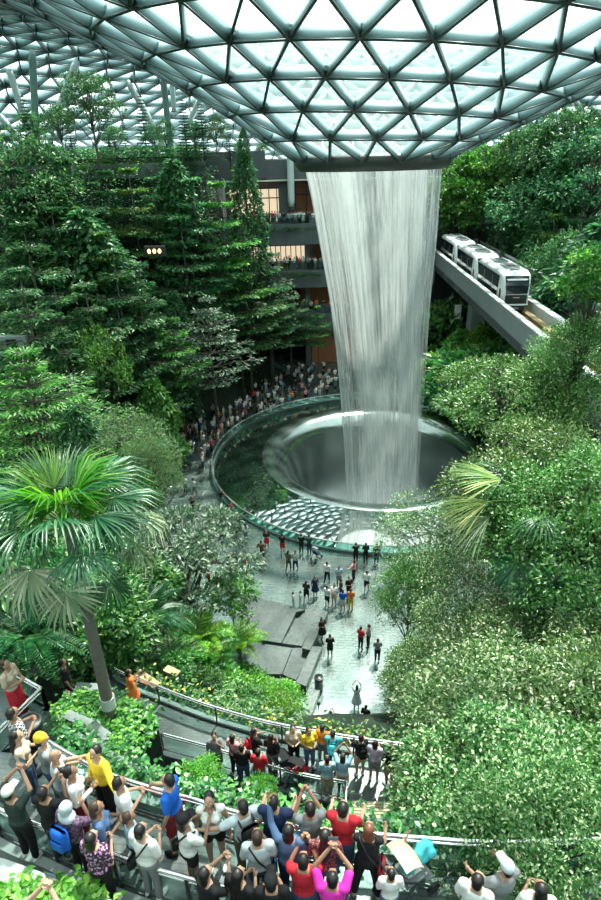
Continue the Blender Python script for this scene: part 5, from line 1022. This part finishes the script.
w2(293, 728, Z2, 175, 'woman in a pale top standing by the stroller', 'hold', 'beige', 'black', 'mid', fem=True); w2(313, 729, Z2, 160, 'woman in a yellow top at the curved handrail', 'hold', 'yellow', 'denim', 'mid', fem=True); w2(321, 731, Z2, 20, 'person in an orange brown top between the yellow and the turquoise tops', 'rail', 'orange', 'grey', sc=.9)
o = w2(330, 731, Z2, 10, 'person with a turquoise backpack at the curved handrail', 'rail', 'turq', 'navy'); backpack(o, 'turq', 'turquoise backpack at the curved handrail')
w2(328, 759, Z2, 0, 'person in a light blue shirt at the corner of the middle walkway', 'hold', 'lblue', 'beige', pk='short'); w2(342, 757, Z2, 10, 'dark haired person in a pale blue shirt with raised arms at the corner', 'up', 'lblue', 'beige', 'mid', pk='short')
o = w2(368, 740, Z2, -10, 'person in black with a backpack left of the lilac top', 'rail', 'black', 'beige', pk='short'); backpack(o, 'black', 'black backpack beside the lilac top', .9); w2(374, 742, Z2, 20, 'person in a lilac top at the right end of the curved handrail', 'hold', 'lilac', 'grey', 'mid', pk='short', fem=True); w2(385, 745, Z2, -30, 'person in a black shirt and beige shorts right of the lilac top', 'down', 'black', 'tan', pk='short')
# ---- plaza
POSES = [('down', 'stand'), ('hold', 'stand'), ('phone', 'stand'), ('down', 'walk'), (('hip', 'down'), 'wide'), (('down', 'wave'), 'stand'), ('rail', 'stand')]
FIG = {}
def fig(pose, legs, hair, pk, sl, fem):
    key = (pose, legs, hair, pk, sl, fem)
    if key not in FIG: FIG[key] = figure(pose, legs, hair, sl, pk, .028, fem, False, False)[0]
    return FIG[key]
def own(o, m, i=0):
    o.material_slots[i].link = 'OBJECT'; o.material_slots[i].material = m
def small(hx, hy, hd, label, shirt, pants, pose='down', legs='stand', hair='short', pk='long', fem=False, sc=1.0, group='people on the wet plaza', z=0.0, hc='k', sl=1):
    P = fig(pose, legs, hair, pk, sl, fem); p_ = at_z(hx, hy, z + 1.6 * sc); o = empty('person', (p_.x, p_.y, z), -math.radians(hd), label, 'person', group); o.scale = (sc,) * 3
    for nm, key, m in (('body', 'body', smat(random.randrange(3))), ('dress' if pk == 'dress' else 'shirt', 'shirt', cmat(shirt)), ({'skirt': 'skirt', 'short': 'shorts'}.get(pk, 'trousers'), 'trousers', cmat(pants)), ('hair', 'hair', hmat(hc))):
        me = P[key]
        if not me.materials: me.materials.append(m)
        if nm == 'trousers' and pk == 'dress': continue
        c = link(nm, me, o); own(c, m)
    return o
for a in ((322, 619, 150, 'woman in a short dark dress above the man in black on the plaza', 'black', 'black', 'hold', 'walk', 'long', 'dress', True), (330, 636, 0, 'man in a black shirt and shorts alone in the middle of the plaza', 'black', 'black', 'hold', 'stand', 'short', 'short'), (361, 628, 40, 'person in a red top beside the grey jacket on the plaza', 'red', 'black', 'hold', 'stand'), (369, 626, -60, 'person in a grey jacket beside the red top', 'grey', 'black', 'hold', 'stand', 'short', 'long', False),
    (357, 687, 0, 'person in a pale grey dress with both arms raised low on the plaza', 'pale', 'grey', 'up', 'stand', 'mid', 'dress', True), (331, 713, 10, 'dark haired person in black by the white stand', 'black', 'brown', 'phone', 'stand', 'mid'), (237, 517, 60, 'man in navy walking beside the pool wall at left', 'navy', 'navy', 'down', 'walk'), (245, 524, -30, 'person in a white top and jeans beside the pool wall', 'white', 'denim', 'down', 'walk', 'long', 'long', True),
    (266, 531, 180, 'woman in a dark top and red skirt near the pool wall', 'black', 'red', 'hold', 'stand', 'mid', 'skirt', True), (282, 535, 0, 'person in black with red shorts near the pool wall', 'black', 'red', 'rail', 'stand', 'short', 'short'), (261, 542, 10, 'man in dark brown with hands on hips on the plaza', 'brown', 'black', 'hip', 'wide'), (301, 535, 0, 'person in black leaning on the pool wall left of the grey pram', 'black', 'black', 'rail'), (309, 536, 0, 'person in dark teal leaning on the pool wall beside the pram', 'green', 'navy', 'rail'),
    (234, 553, 90, 'woman in black at the left of the open plaza', 'black', 'black', 'down', 'stand', 'long', 'dress', True), (243, 551, 0, 'woman in a white top and red skirt at the left of the open plaza', 'white', 'red', 'hip', 'stand', 'mid', 'skirt', True), (288, 552, 30, 'person in olive green in the open plaza', 'olive', 'olive', 'hold', 'walk', 'mid'), (295, 552, 200, 'person in a blue grey shirt beside the olive clothes', 'pale', 'navy', 'hold', 'walk'), (306, 582, 20, 'woman in black above the water steps, left of two', 'black', 'black', 'hold', 'walk', 'long', 'short', True), (315, 577, 160, 'woman in a dark top above the water steps, right of two', 'navy', 'black', 'down', 'stand', 'long', 'dress', True),
    (293, 593, 90, 'small child in white at the top of the water steps', 'white', 'pale', 'down', 'stand', 'short', 'long', False, .75), (300, 592, -90, 'child in pale clothes at the top of the water steps', 'pale', 'white', 'down', 'stand', 'short', 'long', False, .8), (327, 563, 30, 'person in a white shirt and black trousers in mid plaza', 'white', 'black', 'hold', 'walk'), (339, 567, 180, 'person in a blue shirt in mid plaza', 'lblue', 'grey', 'hold', 'stand'), (354, 561, -60, 'woman in a pink top and dark trousers with an arm out', 'pink', 'black', ('out', 'down'), 'stand', 'mid', 'long', True),
    (367, 572, 20, 'person in a white shirt and dark shorts right of the group', 'white', 'black', 'hold', 'walk', 'short', 'short'), (356, 544, 0, 'leftmost of three dark figures at the right part of the pool wall', 'black', 'black', 'rail'), (366, 544, 10, 'middle of three dark figures at the right part of the pool wall', 'black', 'black', 'hold', 'walk', 'long', 'long', True), (377, 545, 0, 'rightmost of three dark figures at the right part of the pool wall', 'black', 'navy', 'down'), (349, 578, 160, 'person in black at the back of the tight group on the plaza', 'black', 'black', 'hold'), (327, 587, 40, 'person in white at the left of the tight group', 'white', 'black', 'hold', 'stand', 'short', 'short'),
    (334, 585, 200, 'second person in white in the tight group', 'white', 'beige', 'hold', 'stand', 'long', 'short', True), (341, 580, 100, 'dark haired person in black in the middle of the tight group', 'black', 'black', 'hold', 'stand', 'mid'), (343, 591, 10, 'person with a bright blue top at the front of the tight group', 'blue', 'white', 'hold', 'stand', 'short', 'short'), (351, 590, 10, 'person in orange with lime trousers at the front of the tight group', 'orange', 'yellow', 'hold', 'stand'), (184, 477, 20, 'person in a pale teal shirt at the left of the pool', 'pale', 'black', 'hold', 'stand'), (193, 479, 60, 'person in a white top walking left of the pool', 'white', 'grey', 'hold', 'walk', 'mid', 'long', True),
    (192, 498, 120, 'person in black beside the trees left of the pool', 'black', 'black', 'hold', 'walk'), (220, 490, 50, 'dark figure leaning on the left side of the pool wall', 'black', 'grey', 'rail'), (230, 503, 60, 'child in a pink red top at the pool wall', 'red', 'grey', 'rail', 'stand', 'short', 'long', False, .75), (203, 553, 90, 'dark figure by the trees at the left of the plaza', 'black', 'black', 'down'), (208, 571, 60, 'person in red sitting low by the trees at the left', 'red', 'black', 'hold', 'stand', 'short', 'long', False, .8), (232, 584, 20, 'dark figure at the corner of the water steps', 'black', 'black', 'down'), (366, 707, 30, 'dark figure under the leaves at the right of the plaza', 'black', 'black', 'down') , (378, 640, 0, 'figure in dark clothes at the edge of the right trees', 'grey', 'black', 'hold')):
    small(*a)
small(182, 605, 0, 'person in a blue shirt on the zigzag stairs', 'blue', 'black', z=1.0, group='people on the zigzag stairs'); small(188, 603, 40, 'person in a dark shirt on the zigzag stairs', 'brown', 'black', z=1.0, group='people on the zigzag stairs')
# people do not stand inside one another: ease close neighbours apart
for _ in range(30):
    for i, a in enumerate(STAND):
        for c in STAND[i + 1:]:
            d = Vector((a.location.x - c.location.x, a.location.y - c.location.y, 0))
            if abs(a.location.z - c.location.z) < .5 and d.length < .44:
                s = d.normalized() * (.44 - d.length) * .5
                for o, k in ((a, 1), (c, -1)):
                    for x in [o] + ACC.get(o.name, []): x.location += s * k
# ---- strollers
def stroller(px, py, z, hd, c, hood, label, baby=None):
    p_ = at_z(px, py, z); o = empty('stroller', p_, -math.radians(hd), label, 'stroller', 'strollers')
    for s in (-1, 1):
        b = MB(); b.tube([(s * .22, .38, .12), (s * .22, .05, .55), (s * .22, -.42, 1.02)], .016, 6); b.tube([(s * .22, -.32, .12), (s * .22, .05, .55)], .014, 6); b.build('frame_tube', M['post'], o, True)
        for y in (.38, -.32):
            b = MB(); n = 16; b.quadstrip([[(s * .22 + dx, y + r * math.cos(2 * math.pi * k / n), .11 + r * math.sin(2 * math.pi * k / n)) for k in range(n)] for dx, r in ((-.02, .07), (-.02, .11), (.02, .11), (.02, .07))]); b.build('wheel', M['black'], o)
    b = MB(); b.tube([(-.22, -.42, 1.02), (.22, -.42, 1.02)], .02, 8); b.build('handle', M['black'], o)
    b = MB(); b.box((0, .08, .48), (.36, .34, .06), bev=.02); b.quadstrip([[(-.18, -.08, .45), (.18, -.08, .45), (.18, -.12, .47), (-.18, -.12, .47)], [(-.18, -.26, .92), (.18, -.26, .92), (.18, -.30, .92), (-.18, -.30, .92)]]); b.box((0, .36, .26), (.32, .14, .03)); b.build('seat', cmat(c), o)
    rings = []
    for k in range(7):
        a = math.radians(100 - k * 17); rings.append([(x * .23, -.16 + .34 * math.cos(a) * (1 - .12 * abs(x)), .76 + .34 * math.sin(a) * (1 - .15 * x * x)) for x in np.linspace(-1, 1, 9)])
    rings2 = [[(x_, y_ * .97 - .005, z_ - .012) for x_, y_, z_ in r] for r in rings]
    b = MB(); b.quadstrip(rings, close=False, cap=False); b.quadstrip(rings2, close=False, cap=False); b.build('hood', cmat(hood), o, True); return o
stroller(404, 893, W, 60, 'grey', 'beige', 'stroller with a pale hood on the lower walkway under the leaves'); stroller(286, 776, Z2, 60, 'black', 'black', 'black stroller beside the woman in the pale top'); stroller(299, 783, Z2, 30, 'darkred', 'black', 'stroller with a red seat behind the near handrail'); stroller(316, 559, 0, 40, 'navy', 'grey', 'grey hooded pram at the pool wall')
p_ = at_z(397, 872, W + .5); ch = person(397, 854, W, 60, 'toddler in a turquoise top with an arm up in the stroller', ('wave', 'hold'), 'turq', 'white', legs='sit', sc=.58, sl=1)
ch.location = at_z(404, 893, W); ch.location.z = W + .51 - .80 * .58; ch.rotation_euler.z = -math.radians(60)
b = MB(); c = (0, 0, 0)
for k in range(9): a = k * .7; b.ball((.10 * math.cos(a), .07 * math.sin(a * 1.3), .09 * math.sin(a)), (.09, .07, .10), 8, 6, rz=a)
o = tag(link('gift_bag', remeshed(b, .02, 'gift_bag', 1), None, at_z(424, 853, W + .75)), 'crumpled turquoise bag hanging at the end of the railing', 'bag'); put(o, cmat('turq'))
# ---- crowds too far off to show more than clothes
def crowd_mesh(pose, legs, hair, pk, fem):
    P = figure(pose, legs, hair, 1, pk, .04, fem, False, False)[0]; bm = bmesh.new(); me = bpy.data.meshes.new('person')
    for i, k in enumerate(('body', 'shirt', 'trousers', 'hair')):
        if k not in P or (pk == 'dress' and k == 'trousers'): continue
        n0 = len(bm.faces); bm.from_mesh(P[k]); bm.faces.ensure_lookup_table()
        for f in bm.faces[n0:]: f.material_index = i; f.smooth = True
    bm.to_mesh(me); bm.free()
    for m in (smat(0), cmat('white'), cmat('black'), hmat('k')): me.materials.append(m)
    return me
CM = [crowd_mesh('hold', 'stand', 'short', 'long', False), crowd_mesh('phone', 'stand', 'mid', 'long', True), crowd_mesh('down', 'walk', 'long', 'short', True), crowd_mesh(('down', 'wave'), 'stand', 'short', 'short', False), crowd_mesh('rail', 'wide', 'short', 'long', False)]
TOPS = ['white'] * 7 + ['black'] * 5 + ['red', 'pink', 'lblue', 'navy', 'grey', 'grey', 'teal', 'beige', 'pale', 'olive', 'white', 'white', 'orange']
BOT = ['black', 'black', 'navy', 'jeans', 'grey', 'denim', 'beige', 'white']
CN = dict(lblue='light blue', pale='pale grey', navy='navy', jeans='indigo', denim='denim', beige='beige', teal='teal', olive='olive green')
def crowd(x, y, z, hd, where, group, k=None, top=None):
    k = random.randrange(5) if k is None else k; t = top or random.choice(TOPS); bt = random.choice(BOT)
    o = link('person', CM[k], None, (x, y, z)); o.rotation_euler = (0, 0, -math.radians(hd)); o.scale = (random.uniform(.93, 1.05),) * 3; own(o, smat(random.randrange(3)), 0); own(o, cmat(t), 1); own(o, cmat(bt), 2); own(o, hmat(random.choice('kkkb')), 3)
    tag(o, 'figure in %s top and %s %s %s' % (CN.get(t, t), CN.get(bt, bt), ('trousers', 'trousers', 'shorts', 'shorts', 'trousers')[k], where), 'person', group); return o
taken = []
def ring_crowd(n, a0, a1, r0, r1, where, group, power=1.0):
    c = t = 0
    while c < n and t < 4000:
        t += 1; a = math.radians(random.uniform(a0, a1)); r = r0 + (r1 - r0) * random.random() ** power; x, y = PC[0] + r * math.cos(a), PC[1] + r * math.sin(a)
        if any((x - u) ** 2 + (y - v) ** 2 < .3 for u, v in taken): continue
        if ground(x, y) > .05 and y < 74: continue
        taken.append((x, y)); crowd(x, y, 0, math.degrees(math.atan2(PC[0] - x, PC[1] - y)) + random.uniform(-50, 50), where, group); c += 1
ring_crowd(34, 118, 185, 16.0, 16.6, 'leaning at the far pool rim', 'crowd at the far rim of the pool'); ring_crowd(62, 120, 180, 17.2, 22.6, 'in the crowd left of the pool', 'crowd left of the pool'); ring_crowd(44, 92, 122, 16.2, 23, 'in the crowd behind the pool', 'crowd behind the pool'); ring_crowd(20, 92, 118, 22, 27.5, 'far back in front of the building', 'crowd in front of the building'); ring_crowd(16, 55, 78, 16.2, 22, 'right of the waterfall behind the pool', 'crowd right of the waterfall')
for z, n, x0, x1, where in ((18.3, 34, -8.2, 4.5, 'on the top balcony'), (12.8, 30, -6.6, 6.5, 'on the middle balcony'), (7.2, 11, -1.5, 6.5, 'on the low balcony')):
    for i in range(n): crowd(x0 + (x1 - x0) * (i + random.uniform(.1, .9)) / n, 80.35 + (i % 2) * .75, z, 180 + random.uniform(-40, 40), where, 'people ' + where)
lk = [at_z(x, y, 8.2) for x, y in ((84, 378), (108, 378), (106, 398), (80, 400))]; slab('lookout_floor', lk, 2, 8.2, M['concrete_dark'])
for i in range(7): p_ = at_z(84 + i * 3.4, 388 + (i % 3) * 3, 8.2); crowd(p_.x, p_.y, 8.2, 60 + i * 20, 'on the lookout among the left trees', 'people on the forest lookout', k=(1, 0, 3)[i % 3], top=('white', 'black', 'pale')[i % 3])
for i in range(6): p_ = at_y(534 + i * 4.5, 143, 80); z_ = terr(ground(p_.x, 80)); crowd(p_.x, p_.y, z_, 200, 'on the upper terrace at right', 'people on the right terrace')
